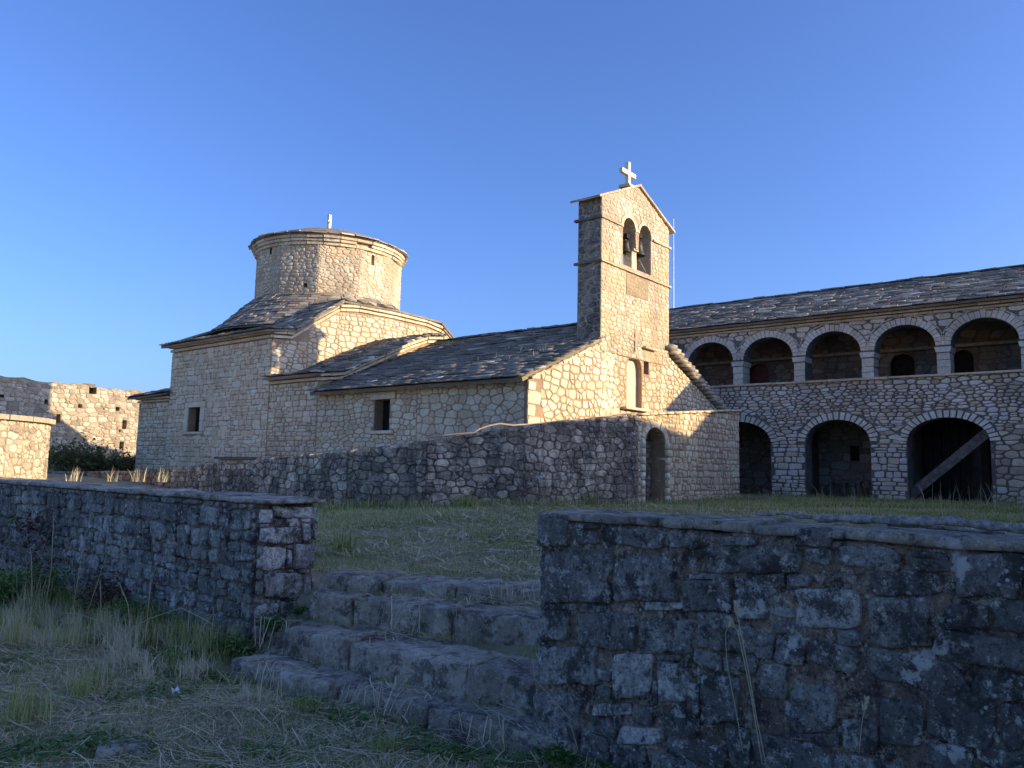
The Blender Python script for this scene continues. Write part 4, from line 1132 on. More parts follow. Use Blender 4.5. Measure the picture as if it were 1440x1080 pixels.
# ------------------------------------------------------------------ retaining wall of the terrace
rnd = random.Random(9)
tw = thing('retaining_wall', 'mottled grey rubble retaining wall with blind arched doorway below the church front', 'wall', (14.2, 8.3, .9))
ts = Pieces(tw, 'stone', 'rubble_stones')
def rubble_wall(th, pcs, A, B, za, zb, mat, mort, w, h, thick=.5, zb0=.55, vis0=.8, holes=(), tone=(.25, 1.0), tonef=None, gap=.016, proud=.032, jit=.36):
    A = Vector((A[0], A[1], 0)); B = Vector((B[0], B[1], 0)); U = B-A; L = U.length; U.normalize(); Nn = Vector((U.y, -U.x, 0))
    if Nn.dot(EYE-A) < 0: Nn = -Nn
    o = plate('wall_core', [(0, zb0), (L, zb0), (L, zb-.02), (0, za-.02)], list(holes), A, U, Z, Nn, thick, mort, th)
    lay(pcs, rubble([(0, vis0), (L, vis0), (L, zb), (0, za)], w, h, rnd, jit, list(holes)), A, U, Z, Nn, mat, o, rnd, gap, proud, tone, tonef=tonef)
    SU = (U+Z*((zb-za)/L)).normalized()
    # rough top stones
    u = 0
    while u < L:
        b = min(rnd.uniform(.2, .45), L-u+.05); zt = za+(zb-za)*((u+b/2)/L)
        V, F = boxv(A+U*(u+b/2)-Nn*(thick/2-.0)+Z*(zt+rnd.uniform(-.008, .008)), SU, Nn, Nn.cross(SU) if Nn.cross(SU).z > 0 else -Nn.cross(SU), b-.012, thick+rnd.uniform(0, .06), .06, .01, rnd)
        pcs.add(V, F, rnd.uniform(.3, .9), mat, o, b*.06, Nn, False); u += b
    return o, A, U, Nn
def ttone(u, v, t): return max(0, min(1, t+.55*noise.noise(Vector((u*.7, v*.9, 1)))-.05))
for i in range(len(WPOLY)-1):
    rubble_wall(tw, ts, WPOLY[i], WPOLY[i+1], WTOP[i], WTOP[i+1], M_ter, M_tmo2, .2, .135, tonef=ttone, gap=.011, proud=.024, jit=.45)
dn = arch_poly(.705, .455, .6, 2.22, .36, 10)       # along +X from 14.2
dn = [(p[0], p[1]) for p in dn]
big = [(.25, .6), (1.16, .6), (1.16, 2.3), (.95, 2.72), (.45, 2.72), (.25, 2.3)]
A = Vector((14.2, 8.3, 0))
def wtone(u, v, t): return max(0, min(1, t+.3))
def topz(u): return 2.80+u*.33/3.76 if u < 3.76 else 3.13+(u-3.76)*.09
core = plate('wall_core', [(0, .55), (5.1, .55), (5.1, 3.23), (3.76, 3.11), (0, 2.78)], [dn], A, X, Z, -Y, .5, M_cmort, tw)
cells = coursed([(0, .85), (5.1, .85), (5.1, 3.23), (3.76, 3.12), (0, 2.79)], rnd, (.1, .18), (.12, .32), .028, [dn, [(p[0]*1.0+(.12 if p[0] > .7 else -.12), p[1]+(.12 if p[1] > 2 else 0)) for p in dn]], .25)
lay(ts, cells, A, X, Z, -Y, M_church, core, rnd, .016, .024, (.2, .8))
for zz in range(9):
    z = .8+zz*.165
    for s in (-1, 1):
        V, F = boxv(A+X*(.705+s*.53)+Z*(z+.08)+Y*.1, X, Y, Z, .14, .3, .15, .008, rnd); ts.add(V, F, rnd.uniform(.4, .9), M_church, core, .02, -Y, False)
tv = Pieces(tw, 'voussoir', 'voussoirs', 40); voussoirs(tv, .705, .455, 2.22, .36, .15, 11, A, X, Z, -Y, M_church, core, rnd, .03, gap=.12, tone=(.5, .9)); tv.finalize()
nb = plate('blocking_wall', [(.2, .6), (1.25, .6), (1.25, 2.65), (.2, 2.65)], [], A+Y*.34, X, Z, -Y, .14, M_tmo2, tw, 'rubble filling set back in the arched doorway')
lay(ts, rubble([(.25, .9), (1.16, .9), (1.16, 2.6), (.25, 2.6)], .34, .15, rnd, .25), A+Y*.34, X, Z, -Y, M_ter, nb, rnd, .014, .02, (.4, .9))
er = plate('wall_return', [(8.31, .55), (8.8, .55), (8.8, 3.2), (8.31, 3.2)], [], Vector((19.305, 0, 0)), Y, Z, X, .3, M_cmort, tw)
for k in range(14):
    u = k*.366; V, F = boxv(A+X*(u+.18)+Y*.22+Z*(topz(u+.18)+.01), Vector((1, 0, .085)).normalized(), Y, Vector((-.085, 0, 1)).normalized(), .355, .58, .05, .01, rnd)
    ts.add(V, F, rnd.uniform(.4, .8), M_church, core, .02, -Y, False)
ts.finalize()

# ------------------------------------------------------------------ ruined outer wall and round tower, far left
rnd = random.Random(31)
fw = thing('ruined_wall', 'tall ruined outer wall with putlog holes, half lit by the sun, far left', 'wall', (13.4, 34.4, 1))
fs = Pieces(fw, 'stone', 'rubble_stones', 300)
YW = 34.4; XL = 6.0; A = Vector((XL, YW, 0))
hl = []
for (px, py, w, h) in ((130.5, 549, 11, 9), (112.5, 571, 6, 5), (165.5, 575, 6, 5), (175, 597, 7, 12), (168.5, 606, 3, 3), (171, 626, 7, 10), (139.5, 633, 8, 8), (146, 575, 2, 2), (82, 588.5, 7, 12), (65, 565, 5, 6), (2, 557, 8, 4)):
    p = onY(px, py, YW); q = onY(px+w/2, py-h/2, YW); dx = abs(q.x-p.x); dz = abs(q.z-p.z)
    hl.append([(p.x-XL-dx, p.z-dz), (p.x-XL+dx, p.z-dz), (p.x-XL+dx, p.z+dz), (p.x-XL-dx, p.z+dz)])
tl, tr = onY(0, 528, YW), onY(195, 551, YW)
topw = lambda u: tl.z+(tr.z-tl.z)*(u+XL-tl.x)/(tr.x-tl.x)
LW = 17.0; out = [(0, .5), (LW, .5)]; u = LW
while u > 0: out.append((u, topw(u)+rnd.uniform(-.07, .06))); u -= rnd.uniform(.15, .4)
out.append((0, topw(0)))
fc = plate('wall_core', out, hl, A, X, Z, -Y, .8, M_fmort, fw)
ua = tl.x-XL-1; ub = tr.x-XL+1
lay(fs, rubble([(ua, 1), (ub, 1), (ub, topw(ub)-.06), (ua, topw(ua)-.06)], .26, .16, rnd, .4, hl), A, X, Z, -Y, M_far, fc, rnd, .016, .03, (.2, .95))
for h_ in hl:
    V, F = boxv(A+X*((h_[0][0]+h_[1][0])/2)+Z*((h_[0][1]+h_[2][1])/2)+Y*.4, X, Y, Z, .5, .03, .6); part('hole_back', V, F, M_imort, fw)
fs.finalize()
rt = thing('round_tower', 'low sunlit round stone tower with flat coping, far left edge', 'tower', (4.7, 21.5, .8))
rp = Pieces(rt, 'stone', 'rubble_stones', 300)
RC = Vector((4.7, 21.5, 0)); RR = 2.95; ns = 40
V = []; F = []
for z in (.5, 2.44):
    for k in range(ns): V.append(RC+Vector((RR*math.cos(2*math.pi*k/ns), RR*math.sin(2*math.pi*k/ns), z)))
for k in range(ns): F.append((k, (k+1) % ns, ns+(k+1) % ns, ns+k))
F.append(tuple(range(ns, 2*ns)))
rc = part('tower_wall', V, F, M_fmort, rt, .5, False)
for k in range(20, 40):
    t0 = 2*math.pi*k/ns; t1 = 2*math.pi*(k+1)/ns
    a = RC+Vector((RR*math.cos(t0), RR*math.sin(t0), 0)); b = RC+Vector((RR*math.cos(t1), RR*math.sin(t1), 0)); U = (b-a); L = U.length; U.normalize()
    lay(rp, rubble([(0, 1), (L, 1), (L, 2.43), (0, 2.43)], .2, .14, rnd, .36), a, U, Z, Vector((U.y, -U.x, 0)), M_far, rc, rnd, .014, .025, (.2, 1))
for k in range(28):
    t0 = 2*math.pi*(k+.02)/28; t1 = 2*math.pi*(k+.98)/28
    q = [RC+Vector((r*math.cos(t), r*math.sin(t), 0)) for t, r in ((t0, 2.2), (t0, RR+.12), (t1, RR+.12), (t1, 2.2))]
    V = [p+Z*2.44 for p in q]+[p+Z*2.55 for p in q]; part('coping_stone', V, BOXF, M_far, rt, rnd.uniform(.4, .8))
part('tower_fill', [RC+Vector((2.3*math.cos(2*math.pi*k/24), 2.3*math.sin(2*math.pi*k/24), 2.5)) for k in range(24)]+[RC+Z*2.62], [(k, (k+1) % 24, 24) for k in range(24)], M_fmort, rt)
rp.finalize()

# ------------------------------------------------------------------ foreground walls
rnd = random.Random(44)
def dtone(seed, lo=0.0):
    def f(u, v, t):
        k = noise.noise(Vector((u*.8+seed, v*1.1, seed)))
        return max(0, min(1, t+.35*k+lo))
    return f
rw = thing('courtyard_wall', 'dark lichen-covered stone wall to the right of the steps, a dead branch lying on it', 'stone wall', (4.1, 1.0, 0))
rp = Pieces(rw, 'stone', 'rubble_stones')
rough_block('wall_core', (3.86, -3.5, -.35), (4.44, 2.93, 1.345), M_dmort, rw, res=.03, amp=.014, rnd=.03, seed=2.0)
core = rw.children[-1]
# measured big stones first (u = y, v = z), then coursed filling
def px_rect(x0, y0, x1, y1, XX=3.85):
    P = [onX(x0, y0, XX), onX(x1, y0, XX), onX(x1, y1, XX), onX(x0, y1, XX)]
    return ccw([(p.y, p.z) for p in P])
ex = [(756, 722, 800, 770), (757, 775, 860, 848), (862, 782, 950, 846), (757, 858, 800, 902), (808, 862, 895, 912), (898, 872, 975, 920),
      (757, 908, 838, 962), (862, 918, 918, 984), (926, 930, 966, 988), (752, 975, 815, 1050), (958, 815, 1030, 860), (1120, 826, 1210, 884),
      (985, 768, 1130, 806), (1340, 776, 1440, 842), (905, 846, 966, 858), (1035, 828, 1085, 872), (985, 950, 1040, 1016), (1110, 965, 1180, 1030), (1235, 985, 1300, 1050), (1220, 838, 1310, 910), (1120, 742, 1170, 770), (830, 990, 890, 1006), (870, 1022, 935, 1046)]
rects = [px_rect(*e) for e in ex]
light = {7: .85, 8: .9, 14: .95, 11: .62, 21: .9, 22: .75, 0: .5, 3: .5}
OX = Vector((3.85, 0, 0))
for i, r in enumerate(rects):
    lay(rp, [jit_poly(r, .006)], OX, Y, Z, -X, M_dark, core, rnd, .004, .016, (light.get(i, rnd.uniform(.15, .42)),)*2, True)
cells = coursed([(-.8, -.1), (2.93, -.1), (2.93, 1.33), (-.8, 1.33)], rnd, (.13, .22), (.16, .46), .02, rects, .25)
lay(rp, cells, OX, Y, Z, -X, M_dark, core, rnd, .008, .012, (.1, .45), True, dtone(3))
# end face towards the steps
cells = coursed([(3.89, -.1), (4.42, -.1), (4.42, 1.33), (3.89, 1.33)], rnd, (.18, .26), (.2, .4), .01)
lay(rp, cells, Vector((0, 2.93, 0)), X, Z, Y, M_dark, core, rnd, .012, .03, (.3, .6), True)
# rough capping
y = 2.95
while y > -3:
    w = rnd.uniform(.4, 1.0)
    rough_block('cap_stone', (3.845+rnd.uniform(-.01, .012), y-w+.006, 1.345), (4.46, y, 1.392+rnd.uniform(-.006, .008)), M_step, rw, rnd.uniform(.3, .8), .045, .012, .012, rnd.uniform(0, 50)); y -= w
rp.finalize()

lw_ = thing('courtyard_wall', 'dark stone wall to the left of the steps with pale squared blocks at its end', 'stone wall', (4.3, 9, 0))
lp = Pieces(lw_, 'stone', 'rubble_stones')
rough_block('wall_core', (4.02, 6.16, -.45), (4.60, 24, 1.29), M_dmort, lw_, res=.075, amp=.022, rnd=.03, seed=7.0)
core = lw_.children[-1]
cells = coursed([(6.2, -.15), (16.5, -.15), (16.5, 1.28), (6.2, 1.28)], rnd, (.12, .21), (.16, .42), .02, (), .3)
lay(lp, cells, Vector((4.0, 0, 0)), Y, Z, -X, M_dark, core, rnd, .010, .015, (.12, .5), True, dtone(8, .04))
# end face blocks read from the photograph
ee = [(358, 716, 384, 736), (388, 712, 455, 728), (352, 742, 424, 765), (426, 735, 438, 762), (441, 727, 460, 760), (370, 770, 402, 802), (414, 764, 458, 800), (404, 772, 410, 800), (372, 806, 424, 842), (427, 812, 437, 838), (358, 850, 392, 876), (395, 846, 430, 870), (356, 880, 370, 905), (374, 878, 430, 905), (358, 908, 400, 930)]
for i, e in enumerate(ee):
    P = [onY(e[0], e[1], 6.13), onY(e[2], e[1], 6.13), onY(e[2], e[3], 6.13), onY(e[0], e[3], 6.13)]
    r = [(max(4.0, min(4.6, p.x)), p.z) for p in P]
    if area2(r) < .001: continue
    lay(lp, [jit_poly(ccw(r), .006)], Vector((0, 6.14, 0)), X, Z, -Y, M_dark, core, rnd, .004, .022, (rnd.uniform(.72, .95),)*2, True)
er_ = []
for e in ee:
    P = [onY(e[0], e[1], 6.13), onY(e[2], e[1], 6.13), onY(e[2], e[3], 6.13), onY(e[0], e[3], 6.13)]; er_.append(ccw([(p.x, p.z) for p in P]))
lay(lp, coursed([(4.0, -.1), (4.6, -.1), (4.6, 1.28), (4.0, 1.28)], rnd, (.08, .14), (.1, .25), .01, er_, .1), Vector((0, 6.14, 0)), X, Z, -Y, M_dark, core, rnd, .01, .014, (.3, .5), True)
y = 6.06
while y < 23.5:
    w = rnd.uniform(.4, .95)
    rough_block('cap_stone', (3.965+rnd.uniform(-.015, .015), y, 1.285), (4.64, y+w-.008, 1.33+rnd.uniform(-.008, .01)), M_step, lw_, rnd.uniform(.35, .9), .06, .014, .014, rnd.uniform(0, 50)); y += w
lp.finalize()

# ------------------------------------------------------------------ stone steps
st = thing('stone_steps', 'four worn lichened stone steps climbing through the gap between the walls', 'steps', (4.4, 4.4, 0))
def step_row(p0, p1, top, h, depth, cuts, mat=M_step):
    p0, p1 = Vector((*p0, 0)), Vector((*p1, 0)); U = (p1-p0); L = U.length; U.normalize(); Nn = Vector((U.y, -U.x, 0))
    if Nn.x < 0: Nn = -Nn
    yaw = math.atan2(U.y, U.x)-math.pi/2
    for a, b in zip(cuts[:-1], cuts[1:]):
        off = rnd.uniform(-.03, .03); c = p0+U*(L*(a+b)/2)+Nn*(depth/2+off); w = L*(b-a)-.02; t = top+rnd.uniform(-.02, .02)
        rough_block('step_stone', (c.x-depth/2, c.y-w/2, t-h), (c.x+depth/2, c.y+w/2, t), mat, st, rnd.uniform(.35, .75), .026, .02, .014, rnd.uniform(0, 60), yaw)
step_row((3.80, 2.62), (3.49, 5.70), .10, .26, .5, (0, .36, .62, 1))
step_row((4.13, 2.7), (3.89, 5.55), .32, .36, .5, (0, .1, .34, .74, 1))
step_row((4.86, 2.95), (4.22, 5.68), .54, .38, .5, (0, .5, .84, 1))
step_row((5.62, 3.0), (4.39, 5.80), .66, .26, .5, (0, .3, .58, .8, 1))

# loose flat stones and scraps in the near grass
for k, (px, py, s, lab) in enumerate(((172, 1058, .11, 'small flat grey stone lying in the straw at the lower left'), (262, 950, .05, 'small grey stone in the grass behind the white scrap'), (700, 775, .12, 'flat pale stone embedded in the lawn beyond the steps'), (600, 752, .12, 'flat stone in the lawn seen between the two dark walls'))):
    d = ray(px, py)
    zt = 0.02 if k < 2 else .7
    p = EYE+d*((zt-EYE.z)/d.z); gz0 = g1(p.x, p.y)
    o = rough_block('flat_stone', (p.x-s*1.2, p.y-s, gz0-.03), (p.x+s*1.2, p.y+s, gz0+s*.28), M_step, None, .9, s*.35, s*.16, s*.2, k*3.1, rnd.uniform(0, 3)); tag(o, lab, 'stone', 'flat stones in the grass')
d = ray(247, 971); p = EYE+d*((0.03-EYE.z)/d.z)
V = [(p.x+a, p.y+b, g1(p.x, p.y)+.02+c) for a, b, c in ((-.03, -.02, 0), (0, -.035, .015), (.035, -.01, .0), (.02, .012, .05), (-.004, .006, .03), (-.03, .014, .055), (0, .03, .012))]
tag(part('litter', V, [(0, 1, 4, 5), (1, 2, 3, 4), (4, 3, 6), (4, 6, 5), (0, 5, 4, 1)], M_paper), 'crumpled white scrap of plastic in the near grass', 'litter')

# ------------------------------------------------------------------ dead branch on the right wall
def branch_pts(px, zs, XX):
    return [Vector((XX+dx, onX(x, y, XX).y, onX(x, y, XX).z)) for (x, y, dx) in px]
b1 = branch_pts([(1050, 724, .12), (1095, 731, .14), (1140, 737, .15), (1190, 741, .15), (1250, 739, .13), (1290, 733, .12), (1330, 735, .12), (1380, 744, .14), (1440, 750, .15), (1520, 756, .15), (1600, 768, .16)], None, 3.95)
b2 = branch_pts([(1235, 740, .16), (1280, 742, .2), (1330, 748, .22), (1370, 753, .24), (1400, 754, .26)], None, 3.95)
b1 = [Vector((p.x, p.y, max(p.z, 1.435)+.006*math.sin(i*2.1))) for i, p in enumerate(b1)]
def densify(P, k, amp):
    out = []
    for i in range(len(P)-1):
        for j in range(k):
            q = P[i].lerp(P[i+1], j/k); out.append(q+noise.noise_vector(q*14)*amp)
    out.append(P[-1]); return out
D1 = densify(b1, 5, .007); D2 = densify(b2, 5, .006)
V, F = tube(D1, [max(.006, .005+.015*min(1, i/14)+.005*math.sin(i*1.3)) for i in range(len(D1))], 8)
V, F = tube(D2, [max(.004, .013-.0004*i) for i in range(len(D2))], 6, True, V, F)
tag(part('fallen_branch', V, F, M_bark, smooth=True), 'bare dead forked branch lying along the top of the right wall', 'branch')

# ------------------------------------------------------------------ vegetation
def blades(name, P, H, W, tone, mat, lean=.35, parent=None, seg=3, droop=.5, kind='stuff', dirs=None):
    n = len(P); P = np.asarray(P, float)
    ang = rs.uniform(0, 2*np.pi, n) if dirs is None else dirs
    wd = np.stack([np.cos(ang), np.sin(ang), np.zeros(n)], 1)
    la = rs.uniform(0, 2*np.pi, n); lm = np.abs(rs.normal(0, lean, n))
    ld = np.stack([np.cos(la), np.sin(la), np.zeros(n)], 1)
    V = []; fr = np.linspace(0, 1, seg+1)
    for i, t in enumerate(fr):
        hor = ld*(lm*H*(t**(1+droop)))[:, None]
        up = np.zeros((n, 3)); up[:, 2] = H*(t-0.35*np.minimum(lm, 1.2)*t*t)
        c = P+hor+up; w = (W*(1-t)**.6)[:, None]
        if i < seg: V.append(c-wd*w/2); V.append(c+wd*w/2)
        else: V.append(c)
    nv = 2*seg+1
    VV = np.stack(V, 1).reshape(-1, 3)
    b = (np.arange(n)*nv)[:, None]
    T = []
    for i in range(seg-1):
        T.append(b+np.array([[2*i, 2*i+1, 2*i+3]])); T.append(b+np.array([[2*i, 2*i+3, 2*i+2]]))
    T.append(b+np.array([[2*seg-2, 2*seg-1, 2*seg]]))
    T = np.stack(T, 1).reshape(-1, 3)
    org = P.mean(0) if kind != 'stuff' else np.zeros(3)
    o = link(name, tri_mesh(name, VV-org, T, mat, np.repeat(tone, nv)), parent, Vector(org))
    if kind: o['kind'] = kind
    return o

def in_gap(x, y): return (y > 2.95) & (y < 6.15)
def scatter(n, x0, x1, y0, y1, fn):
    x = rs.uniform(x0, x1, n); y = rs.uniform(y0, y1, n)
    keep = rs.uniform(0, 1, n) < fn(x, y)
    return x[keep], y[keep]
def vis(x, y, m=3.0):          # roughly inside the field of view
    a = np.degrees(np.arctan2(y, x)); return (a > 2-m) & (a < 76+m)
def steps_mask(x, y):
    return (x > 3.71-.1*(y-2.62)) & (x < 6.0) & (y > 2.6) & (y < 6.35)

# 1. near ground: green and straw blades, tufted
def dens(x, y):
    k = .5+.5*lump(x, y, 3.1); k2 = .5+.5*lump(x+3, y-2, 8)
    return np.clip(.25+.6*k*k2+.25*sstep(3, 3.9, x), 0, 1)*vis(x, y)*(x < 3.93)*(1-steps_mask(x, y)*.97)*(np.hypot(x, y) > 1.0)
x, y = scatter(300000, .3, 3.95, 0.0, 8.5, dens)
g = .5+.5*lump(x+1, y+4, 2.2)
tone = np.clip(rs.normal(.5, .27, len(x))+.5*(g-.5), 0, 1)
H = rs.uniform(.018, .06, len(x))*(1+1.0*sstep(3.2, 3.95, x)*sstep(4, 6.5, y)); 
blades('grass', np.stack([x, y, gz(x, y)-.005], 1), H, rs.uniform(.0025, .006, len(x)), tone, M_grass, .7)
x, y = scatter(26000, .3, 4.0, 8.5, 16, lambda x, y: .9*vis(x, y)*(x < 3.97))
blades('grass', np.stack([x, y, gz(x, y)-.005], 1), rs.uniform(.05, .2, len(x)), rs.uniform(.005, .012, len(x)), np.clip(rs.normal(.4, .25, len(x)), 0, 1), M_grass, .6)
def clusters(name, nc, x0, x1, y0, y1, fn, per, rad, hh, w, pal, lean=.5):
    cx, cy = scatter(nc, x0, x1, y0, y1, fn); X_, Y_, H_, T_ = [], [], [], []
    for i in range(len(cx)):
        k = int(per*rs.uniform(.4, 1.5)); r = rad*rs.uniform(.5, 1.5); h = rs.uniform(*hh); t = pal[rs.randint(len(pal))]
        X_.append(cx[i]+rs.normal(0, r, k)); Y_.append(cy[i]+rs.normal(0, r, k)); H_.append(h*rs.uniform(.35, 1, k)); T_.append(rs.normal(t, .1, k))
    x = np.concatenate(X_); y = np.concatenate(Y_); H = np.concatenate(H_); T = np.clip(np.concatenate(T_), 0, 1)
    k = (x < 3.93) & ~steps_mask(x, y); x, y, H, T = x[k], y[k], H[k], T[k]
    blades(name, np.stack([x, y, gz(x, y)-.005], 1), H, rs.uniform(*w, len(x)), T, M_grass, lean)
clusters('tall_grass', 560, 1.8, 3.88, 3.8, 9.5, lambda x, y: np.clip((.3+.8*lump(x, y, 2.3))*sstep(2.2, 3.3, x)*sstep(3.8, 5.2, y), 0, 1), 75, .045, (.12, .34), (.003, .0085), (.98, .95, .9, .85, .8, .05, .2))
clusters('short_tufts', 1500, .4, 3.88, .3, 7.5, lambda x, y: np.clip(.45+.5*lump(x+2, y, 1.9), 0, 1)*vis(x, y), 45, .035, (.025, .075), (.003, .007), (.05, .2, .7, .85, .95, .95), .9)
# low broad-leaved weeds
def ground_weeds(n, x0, x1, y0, y1, fn, name='ground_weeds'):
    cx, cy = scatter(n, x0, x1, y0, y1, fn); cz = gz(cx, cy)+rs.uniform(.006, .05, len(cx)); n = len(cx)
    a = rs.uniform(0, 2*np.pi, n); L = rs.uniform(.012, .03, n); tl = rs.uniform(-.3, .6, n)
    d = np.stack([np.cos(a), np.sin(a), tl], 1); e = np.stack([-np.sin(a), np.cos(a), rs.uniform(-.4, .4, n)], 1); c = np.stack([cx, cy, cz], 1)
    V = np.stack([c-d*L[:, None], c+e*L[:, None]*.5, c+d*L[:, None], c-e*L[:, None]*.5], 1).reshape(-1, 3); b = (np.arange(n)*4)[:, None]
    T = np.concatenate([b+np.array([[0, 1, 2]]), b+np.array([[0, 2, 3]])], 1).reshape(-1, 3)
    o = link(name, tri_mesh(name, V, T, M_leaf, np.repeat(rs.uniform(.2, 1, n), 4))); o['kind'] = 'stuff'
ground_weeds(60000, .5, 3.9, .5, 8, lambda x, y: np.clip(lump(x+5, y+1, 2.1)*1.8-.35, 0, 1)*vis(x, y)*(1-steps_mask(x, y)))
ground_weeds(16000, 3.3, 3.93, 3.0, 9, lambda x, y: np.clip(.35+lump(x, y, 3.3), 0, 1)*(1-steps_mask(x, y)))
ground_weeds(5000, 3.3, 3.83, .3, 2.95, lambda x, y: np.clip(.5+lump(x, y, 4), 0, 1))
# pebbles
pv, pf, ptn = [], [], []
px_, py_ = scatter(900, .6, 3.8, .6, 7, lambda x, y: vis(x, y)*(1-steps_mask(x, y))*.6)
for x_, y_ in zip(px_, py_):
    q = rs.uniform(.006, .022); c = Vector((x_, y_, g1(x_, y_)+q*.3)); b = len(pv)
    for (i, j, k) in ((1, 0, 0), (0, 1, 0), (-1, 0, 0), (0, -1, 0), (0, 0, .7), (0, 0, -.7)): pv.append(c+Vector((i*q*rs.uniform(.6, 1.3), j*q*rs.uniform(.6, 1.3), k*q))); ptn.append(rs.uniform(.5, 1))
    pf += [(b, b+1, b+4), (b+1, b+2, b+4), (b+2, b+3, b+4), (b+3, b, b+4), (b+1, b, b+5), (b+2, b+1, b+5), (b+3, b+2, b+5), (b, b+3, b+5)]
pb = link('pebbles', tri_mesh('pebbles', [tuple(v) for v in pv], pf, M_step, ptn)); pb['kind'] = 'stuff'
# 2. straw litter lying flat
def litter_straw(n, x0, x1, y0, y1, fn, name='straw', zoff=.010, Lr=(.03, .24), wr=(.0012, .0034), tn=(.68, .24)):
    x, y = scatter(n, x0, x1, y0, y1, fn); n = len(x)
    a = rs.uniform(0, 2*np.pi, n); L = rs.uniform(*Lr, n); w = rs.uniform(*wr, n); bend = rs.normal(0, .25, n); tl = rs.normal(0, .12, n)
    V = []
    for t in (-.5, -.17, .17, .5):
        cx = x+np.cos(a)*L*t-np.sin(a)*bend*L*t*t; cy = y+np.sin(a)*L*t+np.cos(a)*bend*L*t*t
        cz = gz(cx, cy)+zoff+rs.uniform(0, .012, n)+L*(t+.5)*np.abs(tl)
        V.append(np.stack([cx-np.sin(a)*w, cy+np.cos(a)*w, cz], 1)); V.append(np.stack([cx+np.sin(a)*w, cy-np.cos(a)*w, cz+.001], 1))
    VV = np.stack(V, 1).reshape(-1, 3); b = (np.arange(n)*8)[:, None]; T = []
    for i in range(3): T.append(b+np.array([[2*i, 2*i+1, 2*i+3]])); T.append(b+np.array([[2*i, 2*i+3, 2*i+2]]))
    T = np.stack(T, 1).reshape(-1, 3)
    o = link(name, tri_mesh(name, VV, T, M_straw, np.repeat(np.clip(rs.normal(*tn, n), 0, 1), 8))); o['kind'] = 'stuff'
litter_straw(34000, .3, 3.9, .2, 8, lambda x, y: np.clip(.25+.75*(.5+.5*lump(x-2, y+1, 2.7)), 0, 1)*vis(x, y)*(1-steps_mask(x, y)))
# straw caught on the treads: sit just above each tread
def tread(x, y):
    f = [3.77-.1*(y-2.94), 4.09-.08*(y-3.12), 4.70-.235*(y-3.6), 5.2-.45*(y-3.98)]
    return np.where(x < f[0], 0, np.where(x < f[1], .105, np.where(x < f[2], .325, np.where(x < f[3], .545, .665))))
gz_old = gz
def gz_step(x, y): return tread(x, y)
gz = gz_step
litter_straw(2600, 3.5, 5.6, 2.95, 5.9, lambda x, y: np.clip(lump(x*1.3, y, 3)*1.2+.15, 0, 1), zoff=.02, Lr=(.05, .3), tn=(.75, .2))
gz = gz_old
# 3. lawn behind the walls
def ldens(x, y):
    wx = np.interp(y, _wy, _wx); ins = (x > wx) & (y > 8.35)
    wx2 = (y > 8.2) & (x > 14.1)
    far = np.hypot(x, y)
    return vis(x, y, 1)*(~ins)*(~wx2)*(x > np.where(in_gap(x, y), 5.75-.45*(y-3.0), 4.75))*(x < 22.9)*np.clip(9/far, .25, 1)*np.clip(.55+.45*lump(x, y, 2.3)+.3*lump(x, y, 7), .12, 1)
x, y = scatter(420000, 4.7, 22.9, .6, 13.5, ldens)
far = np.hypot(x, y); g = lump(x, y, 1.4)
tone = np.clip(rs.normal(.43, .22, len(x))+.26*g, 0, 1)
blades('lawn_grass', np.stack([x, y, gz(x, y)-.005], 1), rs.uniform(.02, .06, len(x))*(.8+far*.05), rs.uniform(.004, .008, len(x))*(.6+far*.1), tone, M_grass, .6, seg=2)
litter_straw(9000, 5.6, 14, 1.5, 9, lambda x, y: (vis(x, y)*(np.interp(y, _wy, _wx) > x)).astype(float)*.8, zoff=.02, Lr=(.08, .3), wr=(.004, .009))
# taller fringe at the foot of the terrace wall and the arcade
def fringe(n, A, B, hmin, hmax, name='grass_fringe', tn=(.45, .25), sp=.18, w=(.008, .018)):
    t = rs.uniform(0, 1, n); x = A[0]+(B[0]-A[0])*t-np.abs(rs.normal(0, sp, n)); y = A[1]+(B[1]-A[1])*t-np.abs(rs.normal(0, sp, n))
    keep = rs.uniform(0, 1, n) < np.clip(.45+.6*lump(x, y, 2.7), 0, 1); x, y = x[keep], y[keep]
    return blades(name, np.stack([x, y, gz(x, y)-.01], 1), rs.uniform(hmin, hmax, len(x)), rs.uniform(*w, len(x)), np.clip(rs.normal(*tn, len(x)), 0, 1), M_grass, .35)
for i in range(4): fringe(1500, WPOLY[i], WPOLY[i+1], .06, .24)
fringe(2200, (14.2, 8.2), (19.3, 8.2), .05, .2); fringe(1800, (22.9, 2.5), (22.9, 9.5), .05, .22)
fringe(160, (22.0, 2.5), (21, 8.5), .35, .75, tn=(.85, .1), sp=.8, w=(.008, .014))
fringe(130, (12, 2.5), (14, 7.5), .3, .6, tn=(.85, .1), sp=1.5, w=(.006, .01))
x, y = scatter(7000, 3.6, 3.93, 6.1, 14, lambda x, y: .9+0*x)
blades('grass_fringe', np.stack([x, y, gz(x, y)-.01], 1), rs.uniform(.08, .4, len(x))*(.6+.5*rs.uniform(0, 1, len(x))), rs.uniform(.004, .009, len(x)), np.clip(rs.normal(.35, .2, len(x)), 0, 1), M_grass, .35)

